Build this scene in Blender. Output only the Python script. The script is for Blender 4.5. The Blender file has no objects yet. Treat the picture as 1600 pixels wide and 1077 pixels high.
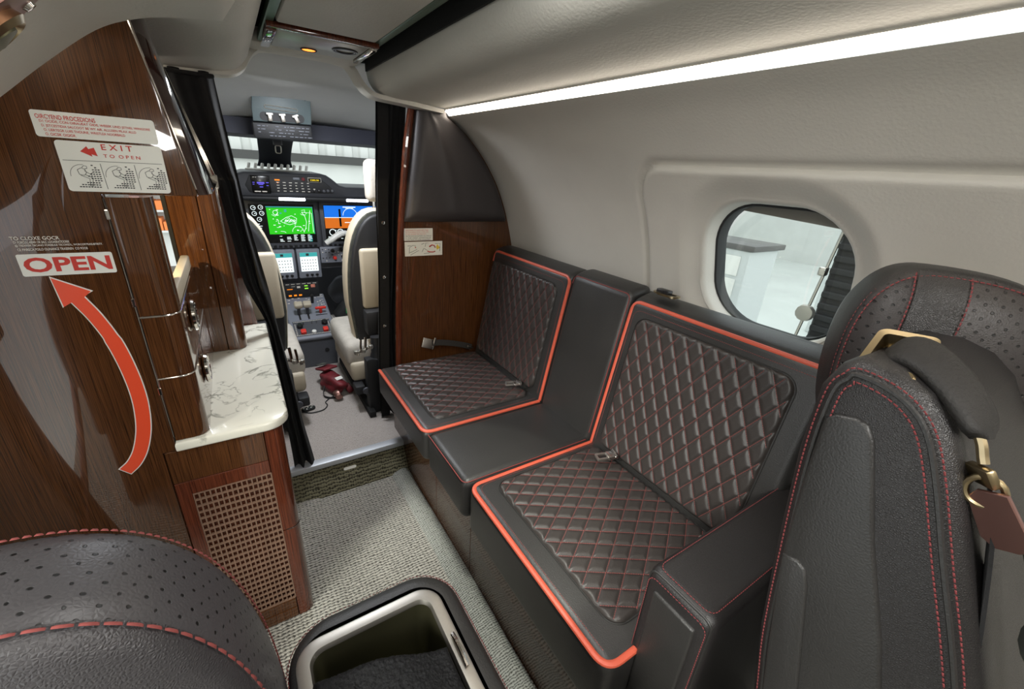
import bpy, bmesh, math, random
from mathutils import Vector, Matrix
random.seed(7)
S = bpy.context.scene
COL = S.collection
# ------------------------------------------------------------------ camera
cam_d = bpy.data.cameras.new('camera'); cam = bpy.data.objects.new('camera', cam_d); COL.objects.link(cam)
yaw, pit, rol, FPX = 0.590716626, 0.393895341, 0.0684540737, 648.39
fw = Vector((math.sin(yaw)*math.cos(pit), math.cos(yaw)*math.cos(pit), -math.sin(pit)))
r0 = Vector((math.cos(yaw), -math.sin(yaw), 0)); u0 = r0.cross(fw)
rt = r0*math.cos(rol) + u0*math.sin(rol); up = rt.cross(fw)
M = Matrix((rt, up, -fw)).transposed().to_4x4(); M.translation = Vector((0, 0, 1.25))
cam.matrix_world = M
cam_d.sensor_width = 36; cam_d.lens = 36*FPX/1600; cam_d.clip_start = 0.01; cam_d.clip_end = 200
S.camera = cam
# ------------------------------------------------------------------ world, large lights, exposure
w = bpy.data.worlds.new('hangar_light'); S.world = w; w.use_nodes = True
w.node_tree.nodes['Background'].inputs[0].default_value = (0.93, 0.97, 1.0, 1)
w.node_tree.nodes['Background'].inputs[1].default_value = 1.5
S.view_settings.view_transform = 'Standard'; S.view_settings.look = 'None'
S.view_settings.gamma = 1; S.view_settings.use_curve_mapping = False
S.view_settings.exposure = 0.42
def area(name, loc, target, sx, sy, power, col=(1, 1, 1)):
    d = bpy.data.lights.new(name, 'AREA'); d.shape = 'RECTANGLE'; d.size = sx; d.size_y = sy
    d.energy = power; d.color = col
    o = bpy.data.objects.new(name, d); COL.objects.link(o); o.location = loc
    o.rotation_euler = (Vector(target)-Vector(loc)).to_track_quat('-Z', 'Y').to_euler()
    return o
area('hangar_floodlight', (-2.6, -0.9, 2.3), (0.2, 0.9, 0.3), 0.9, 0.9, 150, (1.0, 1.0, 0.92))
area('cabin_fill', (0.255, -0.45, 1.5), (0.3, -0.1, 0), 0.25, 0.7, 10, (1.0, 0.98, 0.94))  # added fill lifting the ambient level in the cabin; no fitting behind it
area('cabin_fill_forward', (0.255, 0.45, 1.515), (0.3, 0.6, 0), 0.15, 0.5, 3.5, (1.0, 0.98, 0.94))  # second added fill, for the front of the cabin
area('cockpit_fill', (0.26, 1.85, 1.5), (0.26, 2.0, 0), 0.2, 0.2, 9, (0.92, 0.95, 1.0))  # added fill to brighten the cockpit floor and seats, not a real dome lamp
def spot(name, loc, target, power, ang, blend, rad, col):
    d = bpy.data.lights.new(name, 'SPOT'); d.energy = power; d.spot_size = math.radians(ang); d.spot_blend = blend; d.shadow_soft_size = rad; d.color = col
    o = bpy.data.objects.new(name, d); COL.objects.link(o); o.location = loc
    o.rotation_euler = (Vector(target)-Vector(loc)).to_track_quat('-Z', 'Y').to_euler()
spot('carpet_fill_spot', (0.255, 0.70, 1.515), (0.43, 0.74, 0), 20, 40, .2, .015, (0.95, 1.0, 0.86))  # added spot that makes the bright patch on the aisle carpet
spot('seat_fill_spot', (0.30, 0.62, 1.515), (0.70, 0.70, .45), 14, 62, .6, .03, (1.0, 0.96, 0.9))  # added spot brightening the divan seats; no lamp is modelled here
spot('galley_fill_spot', (-.30, 1.06, 1.165), (-.08, 1.46, .98), 9, 75, .2, .008, (1.0, 0.78, 0.45))  # added warm spot for the amber glow on the tall cabinet

# ------------------------------------------------------------------ materials
MATS = {}
def lin(c):
    return tuple((x/255/12.92 if x/255 <= .04045 else ((x/255+.055)/1.055)**2.4) for x in c)
def mat(name, rgb, rough=.5, metal=0, spec=.5, coat=0, var=0, vscale=8, bump=0, bscale=200, emit=None, es=0, trans=0, sheen=0, stretch=(1, 1, 1), bkind='noise'):
    m = bpy.data.materials.new(name); m.use_nodes = True; MATS[name] = m
    nt = m.node_tree; b = nt.nodes['Principled BSDF']; I = b.inputs
    c = lin(rgb); I['Base Color'].default_value = (*c, 1); I['Roughness'].default_value = rough
    I['Metallic'].default_value = metal; I['Specular IOR Level'].default_value = spec
    I['Coat Weight'].default_value = coat; I['Coat Roughness'].default_value = .03
    I['Transmission Weight'].default_value = trans; I['Sheen Weight'].default_value = sheen
    if emit: I['Emission Color'].default_value = (*lin(emit), 1); I['Emission Strength'].default_value = es
    tc = nt.nodes.new('ShaderNodeTexCoord'); mp = nt.nodes.new('ShaderNodeMapping')
    nt.links.new(tc.outputs['Object'], mp.inputs['Vector']); mp.inputs['Scale'].default_value = stretch
    n = nt.nodes.new('ShaderNodeTexNoise'); n.inputs['Scale'].default_value = vscale; n.inputs['Detail'].default_value = 4
    nt.links.new(mp.outputs[0], n.inputs['Vector'])
    if var:
        r = nt.nodes.new('ShaderNodeValToRGB'); nt.links.new(n.outputs['Fac'], r.inputs[0])
        r.color_ramp.elements[0].position = .3; r.color_ramp.elements[1].position = .7
        r.color_ramp.elements[0].color = (*[x*(1-var) for x in c], 1); r.color_ramp.elements[1].color = (*[min(1, x*(1+var)) for x in c], 1)
        nt.links.new(r.outputs[0], I['Base Color'])
    if bump:
        if bkind == 'voronoi':
            t = nt.nodes.new('ShaderNodeTexVoronoi'); t.feature = 'DISTANCE_TO_EDGE'; o = 'Distance'
        else:
            t = nt.nodes.new('ShaderNodeTexNoise'); o = 'Fac'; t.inputs['Detail'].default_value = 3
        t.inputs['Scale'].default_value = bscale; nt.links.new(mp.outputs[0], t.inputs['Vector'])
        bp = nt.nodes.new('ShaderNodeBump'); bp.inputs['Strength'].default_value = bump; bp.inputs['Distance'].default_value = .002
        nt.links.new(t.outputs[o], bp.inputs['Height']); nt.links.new(bp.outputs[0], I['Normal'])
    return m
def node(m, t, **k):
    n = m.node_tree.nodes.new(t)
    for a, v in k.items(): setattr(n, a, v)
    return n
mat('leather', (40, 39, 38), .40, spec=.5, var=.14, vscale=6, bump=.28, bscale=420)
mat('leather_grain', (33, 31, 31), .40, spec=.5, var=.12, vscale=7, bump=.35, bscale=520, bkind='voronoi')
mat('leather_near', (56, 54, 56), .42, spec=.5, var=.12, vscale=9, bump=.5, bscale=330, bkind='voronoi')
mat('alu_satin', (196, 200, 206), .5, metal=.5)
mat('thread_dark', (112, 44, 46), .8)
mat('leather_quilt', (50, 46, 44), .40, spec=.45, bump=.25, bscale=480)
mat('leather_pad', (60, 56, 56), .5, spec=.4, bump=.25, bscale=350)
mat('piping_orange', (188, 82, 60), .45, var=.06, bump=.2, bscale=300)
mat('thread_red', (128, 60, 56), .8)
mat('piping_thin', (120, 46, 42), .6)
mat('headliner', (196, 194, 186), .6, var=.03, bump=.35, bscale=160)
mat('headliner_cockpit', (176, 178, 178), .65, var=.03, bump=.3, bscale=160)
mat('window_panel', (208, 204, 195), .5, var=.02, bump=.25, bscale=180)
mat('black_plastic', (24, 25, 28), .6, bump=.15, bscale=300)
mat('glare_black', (38, 40, 46), .55, bump=.3, bscale=260)
mat('grey_shade', (140, 138, 130), .6)
mat('navy_plastic', (50, 52, 64), .55)
mat('dark_gap', (10, 10, 10), .8)
mat('curtain', (17, 17, 18), .95, var=.25, vscale=60, bump=.3, bscale=500)
mat('chrome', (210, 206, 200), .12, metal=1)
mat('steel_brushed', (186, 182, 174), .42, metal=1, var=.06, vscale=200, stretch=(1, 30, 1))
mat('bronze', (168, 152, 120), .3, metal=1)
mat('rose_metal', (158, 120, 112), .38, metal=1)
mat('bin_metal', (92, 90, 68), .36, metal=.8)
mat('green_metal', (104, 130, 112), .35, metal=.7)
mat('beige_leather', (180, 170, 150), .55, var=.05, bump=.25, bscale=200)
mat('sheepskin', (184, 178, 168), .9, var=.08, vscale=30, bump=.8, bscale=150)
mat('grey_panel', (122, 126, 136), .5, bump=.1)
mat('grey_dark', (70, 72, 78), .5, bump=.1)
mat('placard', (226, 226, 218), .35)
mat('ink_red', (196, 52, 40), .5)
mat('ink_black', (52, 54, 56), .5)
mat('ink_white', (222, 216, 206), .5)
mat('decal_orange', (232, 78, 42), .35)
mat('red_plastic', (214, 50, 38), .4)
mat('knob_black', (20, 20, 22), .35)
mat('white_plastic', (222, 222, 216), .4)
mat('maroon', (104, 26, 34), .6, var=.3, vscale=40)
mat('led', (255, 240, 220), .5, emit=(255, 242, 224), es=8.5)
mat('lamp_orange', (255, 150, 50), .4, emit=(255, 130, 40), es=2.2)
mat('strip_light', (255, 255, 255), .4, emit=(235, 242, 255), es=7)
mat('scr_green', (10, 10, 10), .3, emit=(40, 196, 24), es=.85)
mat('scr_black', (8, 10, 12), .2)
mat('scr_white', (10, 10, 10), .3, emit=(236, 250, 250), es=1.0)
mat('scr_teal', (10, 10, 10), .3, emit=(70, 190, 190), es=.6)
mat('scr_blue', (10, 10, 10), .3, emit=(20, 110, 220), es=.9)
mat('scr_brown', (10, 10, 10), .3, emit=(204, 104, 24), es=.9)
mat('scr_yellow', (10, 10, 10), .3, emit=(250, 220, 40), es=1.0)
mat('scr_amber', (10, 10, 10), .3, emit=(255, 140, 30), es=1.0)
mat('scr_violet', (10, 10, 10), .3, emit=(96, 84, 220), es=.9)
mat('scr_lime', (10, 10, 10), .3, emit=(150, 240, 60), es=.9)
mat('hangar_wall', (206, 208, 204), .7, var=.04, vscale=3)
mat('hangar_floor', (212, 216, 212), .25, var=.08, vscale=.7)
mat('hangar_beam', (64, 64, 62), .6)
mat('cart_grey', (196, 200, 198), .4)
mat('cart_dark', (86, 84, 82), .4)
mat('rubber', (34, 35, 36), .7)
mat('suede_grey', (64, 66, 60), .9, var=.35, vscale=30, bump=.5, bscale=90)
mat('strap', (28, 26, 24), .65, var=.2, vscale=40, bump=.5, bscale=300)
mat('salmon', (216, 134, 112), .9, var=.3, vscale=200)
mat('slat_brown', (132, 104, 86), .35, var=.1, vscale=30)
mat('overhead_green', (72, 84, 86), .5, bump=.2)
mat('lacquer', (44, 26, 22), .08, coat=1)
mat('psu_gloss', (160, 159, 150), .28)
mat('placard_yellow', (220, 190, 60), .5)
mat('door_liner', (150, 140, 126), .5, var=.08, vscale=5, bump=.2)
mat('door_frame', (60, 46, 40), .4)
mat('carton_orange', (214, 122, 60), .7)
mat('label_green', (30, 170, 90), .5)
def glass(name, tint=(1, 1, 1), alpha=.12, rough=0.0):
    m = bpy.data.materials.new(name); m.use_nodes = True; MATS[name] = m; nt = m.node_tree
    nt.nodes.remove(nt.nodes['Principled BSDF']); out = nt.nodes['Material Output']
    t = nt.nodes.new('ShaderNodeBsdfTransparent'); t.inputs[0].default_value = (*tint, 1)
    g = nt.nodes.new('ShaderNodeBsdfGlossy'); g.inputs['Roughness'].default_value = rough
    mx = nt.nodes.new('ShaderNodeMixShader'); mx.inputs[0].default_value = .05
    nt.links.new(t.outputs[0], mx.inputs[1]); nt.links.new(g.outputs[0], mx.inputs[2]); nt.links.new(mx.outputs[0], out.inputs[0])
    return m
glass('glass', (.93, .96, .95))
def wood(name, dark, light, sc=(70, 70, 2.2), rough=.16):
    m = mat(name, light, rough, spec=.15, coat=1.0); nt = m.node_tree; b = nt.nodes['Principled BSDF']
    b.inputs['Coat Roughness'].default_value = .012; b.inputs['Coat IOR'].default_value = 1.52
    tc = node(m, 'ShaderNodeTexCoord'); mp = node(m, 'ShaderNodeMapping'); mp.inputs['Scale'].default_value = sc
    nt.links.new(tc.outputs['Object'], mp.inputs[0])
    n = node(m, 'ShaderNodeTexNoise'); n.inputs['Scale'].default_value = 2.2; n.inputs['Detail'].default_value = 6; n.inputs['Distortion'].default_value = .35
    nt.links.new(mp.outputs[0], n.inputs['Vector'])
    mp2 = node(m, 'ShaderNodeMapping'); mp2.inputs['Scale'].default_value = (sc[0]*6, sc[1]*6, sc[2]*3.5)
    nt.links.new(tc.outputs['Object'], mp2.inputs[0])
    n2 = node(m, 'ShaderNodeTexNoise'); n2.inputs['Scale'].default_value = 1.6; n2.inputs['Detail'].default_value = 3
    nt.links.new(mp2.outputs[0], n2.inputs['Vector'])
    mm = node(m, 'ShaderNodeMath', operation='ADD'); mu = node(m, 'ShaderNodeMath', operation='MULTIPLY'); mu.inputs[1].default_value = .6
    nt.links.new(n2.outputs['Fac'], mu.inputs[0]); nt.links.new(n.outputs['Fac'], mm.inputs[0]); nt.links.new(mu.outputs[0], mm.inputs[1])
    r = node(m, 'ShaderNodeValToRGB'); nt.links.new(mm.outputs[0], r.inputs[0])
    r.color_ramp.elements[0].position = .58; r.color_ramp.elements[0].color = (*lin(dark), 1)
    r.color_ramp.elements[1].position = 1.0; r.color_ramp.elements[1].color = (*lin(light), 1)
    nt.links.new(r.outputs[0], b.inputs['Base Color'])
    return m
wood('wood', (46, 26, 14), (98, 61, 34), sc=(400, 400, 4))
wood('wood_dark', (38, 22, 12), (78, 48, 28), sc=(420, 420, 4))
MATS['wood_dark'].node_tree.nodes['Principled BSDF'].inputs['Coat Weight'].default_value = .45
wood('wood_red', (52, 24, 15), (112, 58, 38), sc=(400, 400, 4), rough=.2)
def marble():
    m = mat('marble', (226, 224, 210), .18, coat=.5); nt = m.node_tree; b = nt.nodes['Principled BSDF']
    tc = node(m, 'ShaderNodeTexCoord'); n = node(m, 'ShaderNodeTexNoise'); n.inputs['Scale'].default_value = 11; n.inputs['Detail'].default_value = 7; n.inputs['Distortion'].default_value = 1.1
    nt.links.new(tc.outputs['Object'], n.inputs['Vector'])
    a = node(m, 'ShaderNodeMath', operation='SUBTRACT'); a.inputs[1].default_value = .5; nt.links.new(n.outputs['Fac'], a.inputs[0])
    c = node(m, 'ShaderNodeMath', operation='ABSOLUTE'); nt.links.new(a.outputs[0], c.inputs[0])
    n2 = node(m, 'ShaderNodeTexNoise'); n2.inputs['Scale'].default_value = 14; nt.links.new(tc.outputs['Object'], n2.inputs['Vector'])
    d = node(m, 'ShaderNodeMath', operation='MULTIPLY_ADD'); d.inputs[1].default_value = -.16; d.inputs[2].default_value = .068
    nt.links.new(n2.outputs['Fac'], d.inputs[0])
    e = node(m, 'ShaderNodeMath', operation='SUBTRACT'); nt.links.new(c.outputs[0], e.inputs[0]); nt.links.new(d.outputs[0], e.inputs[1])
    r = node(m, 'ShaderNodeValToRGB'); nt.links.new(e.outputs[0], r.inputs[0])
    r.color_ramp.elements[0].position = 0.0; r.color_ramp.elements[0].color = (*lin((158, 158, 146)), 1)
    r.color_ramp.elements[1].position = .03; r.color_ramp.elements[1].color = (*lin((226, 224, 210)), 1)
    nt.links.new(r.outputs[0], b.inputs['Base Color'])
marble()
def carpet(name, c1, c2, rib, bumpd=.004, rib2=None, rough=.95):
    m = mat(name, c1, rough, spec=.1, sheen=.2); nt = m.node_tree; b = nt.nodes['Principled BSDF']
    tc = node(m, 'ShaderNodeTexCoord')
    n0 = node(m, 'ShaderNodeTexNoise'); n0.inputs['Scale'].default_value = 70; n0.inputs['Detail'].default_value = 2
    nt.links.new(tc.outputs['Object'], n0.inputs['Vector'])
    mx = node(m, 'ShaderNodeVectorMath', operation='MULTIPLY_ADD'); mx.inputs[1].default_value = (.012, .012, .012)
    nt.links.new(n0.outputs['Color'], mx.inputs[0]); nt.links.new(tc.outputs['Object'], mx.inputs[2])
    wv = node(m, 'ShaderNodeTexWave', bands_direction='Y'); wv.inputs['Scale'].default_value = rib; wv.inputs['Distortion'].default_value = 1.2; wv.inputs['Detail Scale'].default_value = 12
    nt.links.new(mx.outputs[0], wv.inputs['Vector'])
    wx = node(m, 'ShaderNodeTexWave', bands_direction='X'); wx.inputs['Scale'].default_value = rib2 or rib*.8; wx.inputs['Distortion'].default_value = 2.5; wx.inputs['Detail Scale'].default_value = 12
    nt.links.new(mx.outputs[0], wx.inputs['Vector'])
    ad = node(m, 'ShaderNodeMath', operation='MULTIPLY_ADD'); ad.inputs[1].default_value = .38; nt.links.new(wx.outputs['Fac'], ad.inputs[0]); nt.links.new(wv.outputs['Fac'], ad.inputs[2])
    r = node(m, 'ShaderNodeValToRGB'); nt.links.new(ad.outputs[0], r.inputs[0])
    r.color_ramp.elements[0].position = .15; r.color_ramp.elements[0].color = (*lin(c2), 1)
    r.color_ramp.elements[1].position = .85; r.color_ramp.elements[1].color = (*lin(c1), 1)
    nt.links.new(r.outputs[0], b.inputs['Base Color'])
    bp = node(m, 'ShaderNodeBump'); bp.inputs['Strength'].default_value = .8; bp.inputs['Distance'].default_value = bumpd
    nt.links.new(ad.outputs[0], bp.inputs['Height']); nt.links.new(bp.outputs[0], b.inputs['Normal'])
carpet('carpet', (172, 168, 158), (60, 57, 52), 32, rib2=25)
carpet('carpet_edge', (160, 162, 154), (72, 72, 66), 46, .003, 40)
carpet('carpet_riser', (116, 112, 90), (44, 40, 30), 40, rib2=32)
carpet('cockpit_floor', (186, 178, 172), (100, 94, 90), 60, .0008, 70, .7)
mat('fleece', (7, 7, 9), .8, spec=.3, var=.9, vscale=260, bump=1.0, bscale=330)
def perforated(name, rgb, pitch, rad, gs=420):
    """leather with rows of punched holes, laid out in the part's own UV map (metres)"""
    m = mat(name, rgb, .42, spec=.45); nt = m.node_tree; b = nt.nodes['Principled BSDF']
    uv = node(m, 'ShaderNodeUVMap'); uv.uv_map = 'UVMap'
    def dots(off):
        a = node(m, 'ShaderNodeVectorMath', operation='MULTIPLY_ADD'); a.inputs[1].default_value = (1/pitch,)*3; a.inputs[2].default_value = (off, off, 0)
        nt.links.new(uv.outputs[0], a.inputs[0])
        f = node(m, 'ShaderNodeVectorMath', operation='FRACTION'); nt.links.new(a.outputs[0], f.inputs[0])
        s = node(m, 'ShaderNodeVectorMath', operation='SUBTRACT'); s.inputs[1].default_value = (.5, .5, 0); nt.links.new(f.outputs[0], s.inputs[0])
        sep = node(m, 'ShaderNodeSeparateXYZ'); nt.links.new(s.outputs[0], sep.inputs[0])
        cb = node(m, 'ShaderNodeCombineXYZ'); nt.links.new(sep.outputs[0], cb.inputs[0]); nt.links.new(sep.outputs[1], cb.inputs[1])
        l = node(m, 'ShaderNodeVectorMath', operation='LENGTH'); nt.links.new(cb.outputs[0], l.inputs[0])
        return l.outputs['Value']
    mn = node(m, 'ShaderNodeMath', operation='MINIMUM'); nt.links.new(dots(0), mn.inputs[0]); nt.links.new(dots(.5), mn.inputs[1])
    r = node(m, 'ShaderNodeMapRange'); r.inputs['From Min'].default_value = rad/pitch*.75; r.inputs['From Max'].default_value = rad/pitch*1.15
    nt.links.new(mn.outputs[0], r.inputs['Value'])
    cr = node(m, 'ShaderNodeMix', data_type='RGBA'); cr.inputs['A'].default_value = (.002, .002, .002, 1); cr.inputs['B'].default_value = (*lin(rgb), 1)
    nt.links.new(r.outputs[0], cr.inputs['Factor']); nt.links.new(cr.outputs['Result'], b.inputs['Base Color'])
    tc = node(m, 'ShaderNodeTexCoord'); v = node(m, 'ShaderNodeTexVoronoi'); v.inputs['Scale'].default_value = gs; v.feature = 'DISTANCE_TO_EDGE'
    nt.links.new(tc.outputs['Object'], v.inputs['Vector'])
    ad = node(m, 'ShaderNodeMath', operation='MULTIPLY_ADD'); ad.inputs[1].default_value = .5; nt.links.new(v.outputs['Distance'], ad.inputs[0]); nt.links.new(r.outputs[0], ad.inputs[2])
    bp = node(m, 'ShaderNodeBump'); bp.inputs['Strength'].default_value = .55; bp.inputs['Distance'].default_value = .0015
    nt.links.new(ad.outputs[0], bp.inputs['Height']); nt.links.new(bp.outputs[0], b.inputs['Normal'])
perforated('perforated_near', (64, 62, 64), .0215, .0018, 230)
perforated('perforated', (50, 46, 45), .0165, .0017)
# ------------------------------------------------------------------ mesh helpers
WORG = {}
class MB:
    def __init__(s): s.v = []; s.f = []
    def add(s, V, F, mtx=None):
        n = len(s.v); s.v += [tuple(mtx @ Vector(p)) if mtx else tuple(p) for p in V]; s.f += [tuple(i+n for i in q) for q in F]; return s
    def box(s, x0, x1, y0, y1, z0, z1, r=0, seg=3, mtx=None):
        bm = bmesh.new(); bmesh.ops.create_cube(bm, size=1)
        for v in bm.verts: v.co = Vector(((x0+x1)/2+v.co.x*(x1-x0), (y0+y1)/2+v.co.y*(y1-y0), (z0+z1)/2+v.co.z*(z1-z0)))
        if r: bmesh.ops.bevel(bm, geom=bm.edges[:], offset=r, segments=seg, profile=.5, affect='EDGES')
        return s.bm(bm, mtx)
    def bm(s, bm, mtx=None):
        bm.verts.index_update(); s.add([v.co for v in bm.verts], [[v.index for v in f.verts] for f in bm.faces], mtx); bm.free(); return s
    def prism(s, poly, axis, a, b, r=0, seg=3, mtx=None):
        """polygon in the plane across `axis`, extruded from a to b, edges rounded by r"""
        def p3(p, t): return {'x': (t, p[0], p[1]), 'y': (p[0], t, p[1]), 'z': (p[0], p[1], t)}[axis]
        bm = bmesh.new(); A = [bm.verts.new(p3(p, a)) for p in poly]; B = [bm.verts.new(p3(p, b)) for p in poly]; n = len(poly)
        bm.faces.new(A); bm.faces.new(B[::-1])
        for i in range(n): bm.faces.new((A[i], B[i], B[(i+1) % n], A[(i+1) % n]))
        bmesh.ops.recalc_face_normals(bm, faces=bm.faces[:])
        if r:
            cap = set(A+B)
            ed = [e for e in bm.edges if (e.verts[0] in A) == (e.verts[1] in A)]
            bmesh.ops.bevel(bm, geom=ed, offset=r, segments=seg, profile=.5, affect='EDGES', clamp_overlap=True)
        return s.bm(bm, mtx)
    def grid(s, nu, nv, fn, closeu=False):
        V = [fn(i/(nu if closeu else nu-1) if nu > 1 else 0, j/(nv-1)) for j in range(nv) for i in range(nu)]
        F = []
        for j in range(nv-1):
            for i in range(nu if closeu else nu-1):
                k = (i+1) % nu; F.append((j*nu+i, j*nu+k, (j+1)*nu+k, (j+1)*nu+i))
        return s.add(V, F)
    def tube(s, path, r, seg=8, closed=False, flat=1.0, nrm=None, caps=True):
        P = [Vector(p) for p in path]; n = len(P); rings = []; prev = None
        for i in range(n):
            a = P[i-1] if (i or closed) else P[i]; b = P[(i+1) % n] if (i < n-1 or closed) else P[i]
            t = (b-a).normalized()
            if nrm is not None: k = Vector(nrm(i) if callable(nrm) else nrm)
            else: k = prev if prev is not None else (Vector((0, 0, 1)) if abs(t.z) < .9 else Vector((1, 0, 0)))
            k = (k-t*k.dot(t)).normalized(); prev = k; q = t.cross(k); rr = r[i] if isinstance(r, (list, tuple)) else r
            rings.append([P[i]+q*rr*math.cos(2*math.pi*j/seg)+k*rr*flat*math.sin(2*math.pi*j/seg) for j in range(seg)])
        V = [p for R in rings for p in R]; F = []
        for i in range(n if closed else n-1):
            for j in range(seg):
                i2 = (i+1) % n; F.append((i*seg+j, i*seg+(j+1) % seg, i2*seg+(j+1) % seg, i2*seg+j))
        if not closed and caps: F.append(tuple(range(seg))[::-1]); F.append(tuple((n-1)*seg+j for j in range(seg)))
        return s.add(V, F)
    def lathe(s, prof, seg=24, mtx=None):
        V = []; F = []
        for (r, z) in prof: V += [(r*math.cos(2*math.pi*j/seg), r*math.sin(2*math.pi*j/seg), z) for j in range(seg)]
        for i in range(len(prof)-1):
            for j in range(seg): F.append((i*seg+j, i*seg+(j+1) % seg, (i+1)*seg+(j+1) % seg, (i+1)*seg+j))
        F.append(tuple(range(seg))[::-1]); F.append(tuple((len(prof)-1)*seg+j for j in range(seg)))
        return s.add(V, F, mtx)
    def ribbon(s, path, width_dir, w, th):
        """flat strap along a path: width along width_dir, thickness th"""
        P = [Vector(p) for p in path]; V = []; F = []; n = len(P)
        for i, p in enumerate(P):
            t = (P[min(i+1, n-1)]-P[max(i-1, 0)]).normalized(); wd = Vector(width_dir(i) if callable(width_dir) else width_dir); wd = (wd-t*wd.dot(t)).normalized(); k = t.cross(wd)
            for (a, b) in ((-1, -1), (1, -1), (1, 1), (-1, 1)): V.append(p+wd*a*w/2+k*b*th/2)
        for i in range(n-1):
            for j in range(4): F.append((i*4+j, i*4+(j+1) % 4, i*4+4+(j+1) % 4, i*4+4+j))
        F.append((3, 2, 1, 0)); F.append(tuple((n-1)*4+j for j in range(4)))
        return s.add(V, F)
def fix(me, ang=35):
    bm = bmesh.new(); bm.from_mesh(me); bmesh.ops.recalc_face_normals(bm, faces=bm.faces[:]); bm.to_mesh(me); bm.free()
    me.polygons.foreach_set('use_smooth', [True]*len(me.polygons)); me.set_sharp_from_angle(angle=math.radians(ang))
def ob(name, mb, m, parent=None, local=False, ang=35, recalc=True, label=None, kind=None):
    if isinstance(mb, bpy.types.Mesh): me = mb
    else:
        me = bpy.data.meshes.new(name); me.from_pydata(mb.v, [], mb.f)
        if recalc: fix(me, ang)
        else:
            me.polygons.foreach_set('use_smooth', [True]*len(me.polygons))
        me.materials.append(MATS[m] if isinstance(m, str) else m)
    o = bpy.data.objects.new(name, me); COL.objects.link(o)
    if parent is not None:
        o.parent = parent
        if not local: o.location = -WORG.get(parent.name, Vector()); WORG[o.name] = Vector()
        else: WORG[o.name] = WORG.get(parent.name, Vector()).copy()
    else: WORG[o.name] = Vector()
    if label: o['label'] = label
    if kind: o['kind'] = kind
    return o
def tag(o, label, cat, group=None):
    o['label'] = label; o['category'] = cat
    if group: o['group'] = group
    return o
def thing(name, label, cat, loc=(0, 0, 0), group=None):
    o = bpy.data.objects.new(name, None); COL.objects.link(o); o.location = loc; o.empty_display_size = .05
    WORG[o.name] = Vector(loc); return tag(o, label, cat, group)
def struct(name, mb, m, parent=None, **k):
    o = ob(name, mb, m, parent, **k)
    if parent is None: o['kind'] = 'structure'
    return o
def frame(o, ex, ey):
    """matrix taking local x,y,z to ex, ey, ex x ey at origin o"""
    ex = Vector(ex).normalized(); ey = Vector(ey); ey = (ey-ex*ey.dot(ex)).normalized(); ez = ex.cross(ey)
    m = Matrix((ex, ey, ez)).transposed().to_4x4(); m.translation = Vector(o); return m
def text_mesh(txt, mtx, m, W=None, H=None, align='LEFT', ext=.0002, bold=.012):
    cu = bpy.data.curves.new('lettering', 'FONT'); cu.body = txt; cu.size = 1; cu.align_x = 'LEFT'; cu.resolution_u = 3; cu.offset = bold
    t = bpy.data.objects.new('tmp', cu); COL.objects.link(t)
    me = bpy.data.meshes.new_from_object(t); bpy.data.objects.remove(t); bpy.data.curves.remove(cu)
    xs = [v.co.x for v in me.vertices]; ys = [v.co.y for v in me.vertices]
    w0, h0 = max(xs)-min(xs), max(ys)-min(ys); sx = W/w0 if W else None; sy = H/h0 if H else sx; sx = sx or sy
    for v in me.vertices: v.co = mtx @ Vector(((v.co.x-min(xs))*sx, (v.co.y-min(ys))*sy, ext))
    me.materials.clear(); me.materials.append(MATS[m]); return me
def cat(pts, n):
    """Catmull-Rom through pts, n samples per span"""
    P = [Vector(p) for p in pts]; P = [P[0]*2-P[1]]+P+[P[-1]*2-P[-2]]; out = []
    for i in range(1, len(P)-2):
        for k in range(n):
            t = k/n; a, b, c, d = P[i-1], P[i], P[i+1], P[i+2]
            out.append(.5*((2*b)+(c-a)*t+(2*a-5*b+4*c-d)*t*t+(3*b-a-3*c+d)*t**3))
    out.append(P[-2]); return out
def rrect(w, h, r, n=6):
    out = []
    for cx, cy, a0 in ((w/2-r, h/2-r, 0), (-w/2+r, h/2-r, 90), (-w/2+r, -h/2+r, 180), (w/2-r, -h/2+r, 270)):
        for k in range(n+1):
            a = math.radians(a0+90*k/n); out.append((cx+r*math.cos(a), cy+r*math.sin(a)))
    return out
def stitches(mb, path, up, pitch=.006, ln=.004, r=.0006, lift=.0004):
    """short threads laid along a polyline"""
    P = [Vector(p) for p in path]; acc = 0
    for a, b in zip(P, P[1:]):
        d = (b-a).length
        if d < 1e-6: continue
        t = (b-a)/d; s = acc
        while s < d:
            c = a+t*s; k = Vector(up(c) if callable(up) else up); k = (k-t*k.dot(t)).normalized(); q = t.cross(k)
            c = c+k*lift; h = t*ln/2
            V = [c-h-q*r, c-h+q*r, c+h+q*r, c+h-q*r, c-h*.55+k*r*1.6, c+h*.55+k*r*1.6]
            mb.add(V, [(0, 1, 4), (2, 3, 5), (1, 2, 5, 4), (3, 0, 4, 5)]); s += pitch
        acc = s-d
def dup(root, parent=None):
    c = root.copy(); COL.objects.link(c); c.parent = parent
    for ch in list(root.children): dup(ch, c)
    return c

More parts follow.
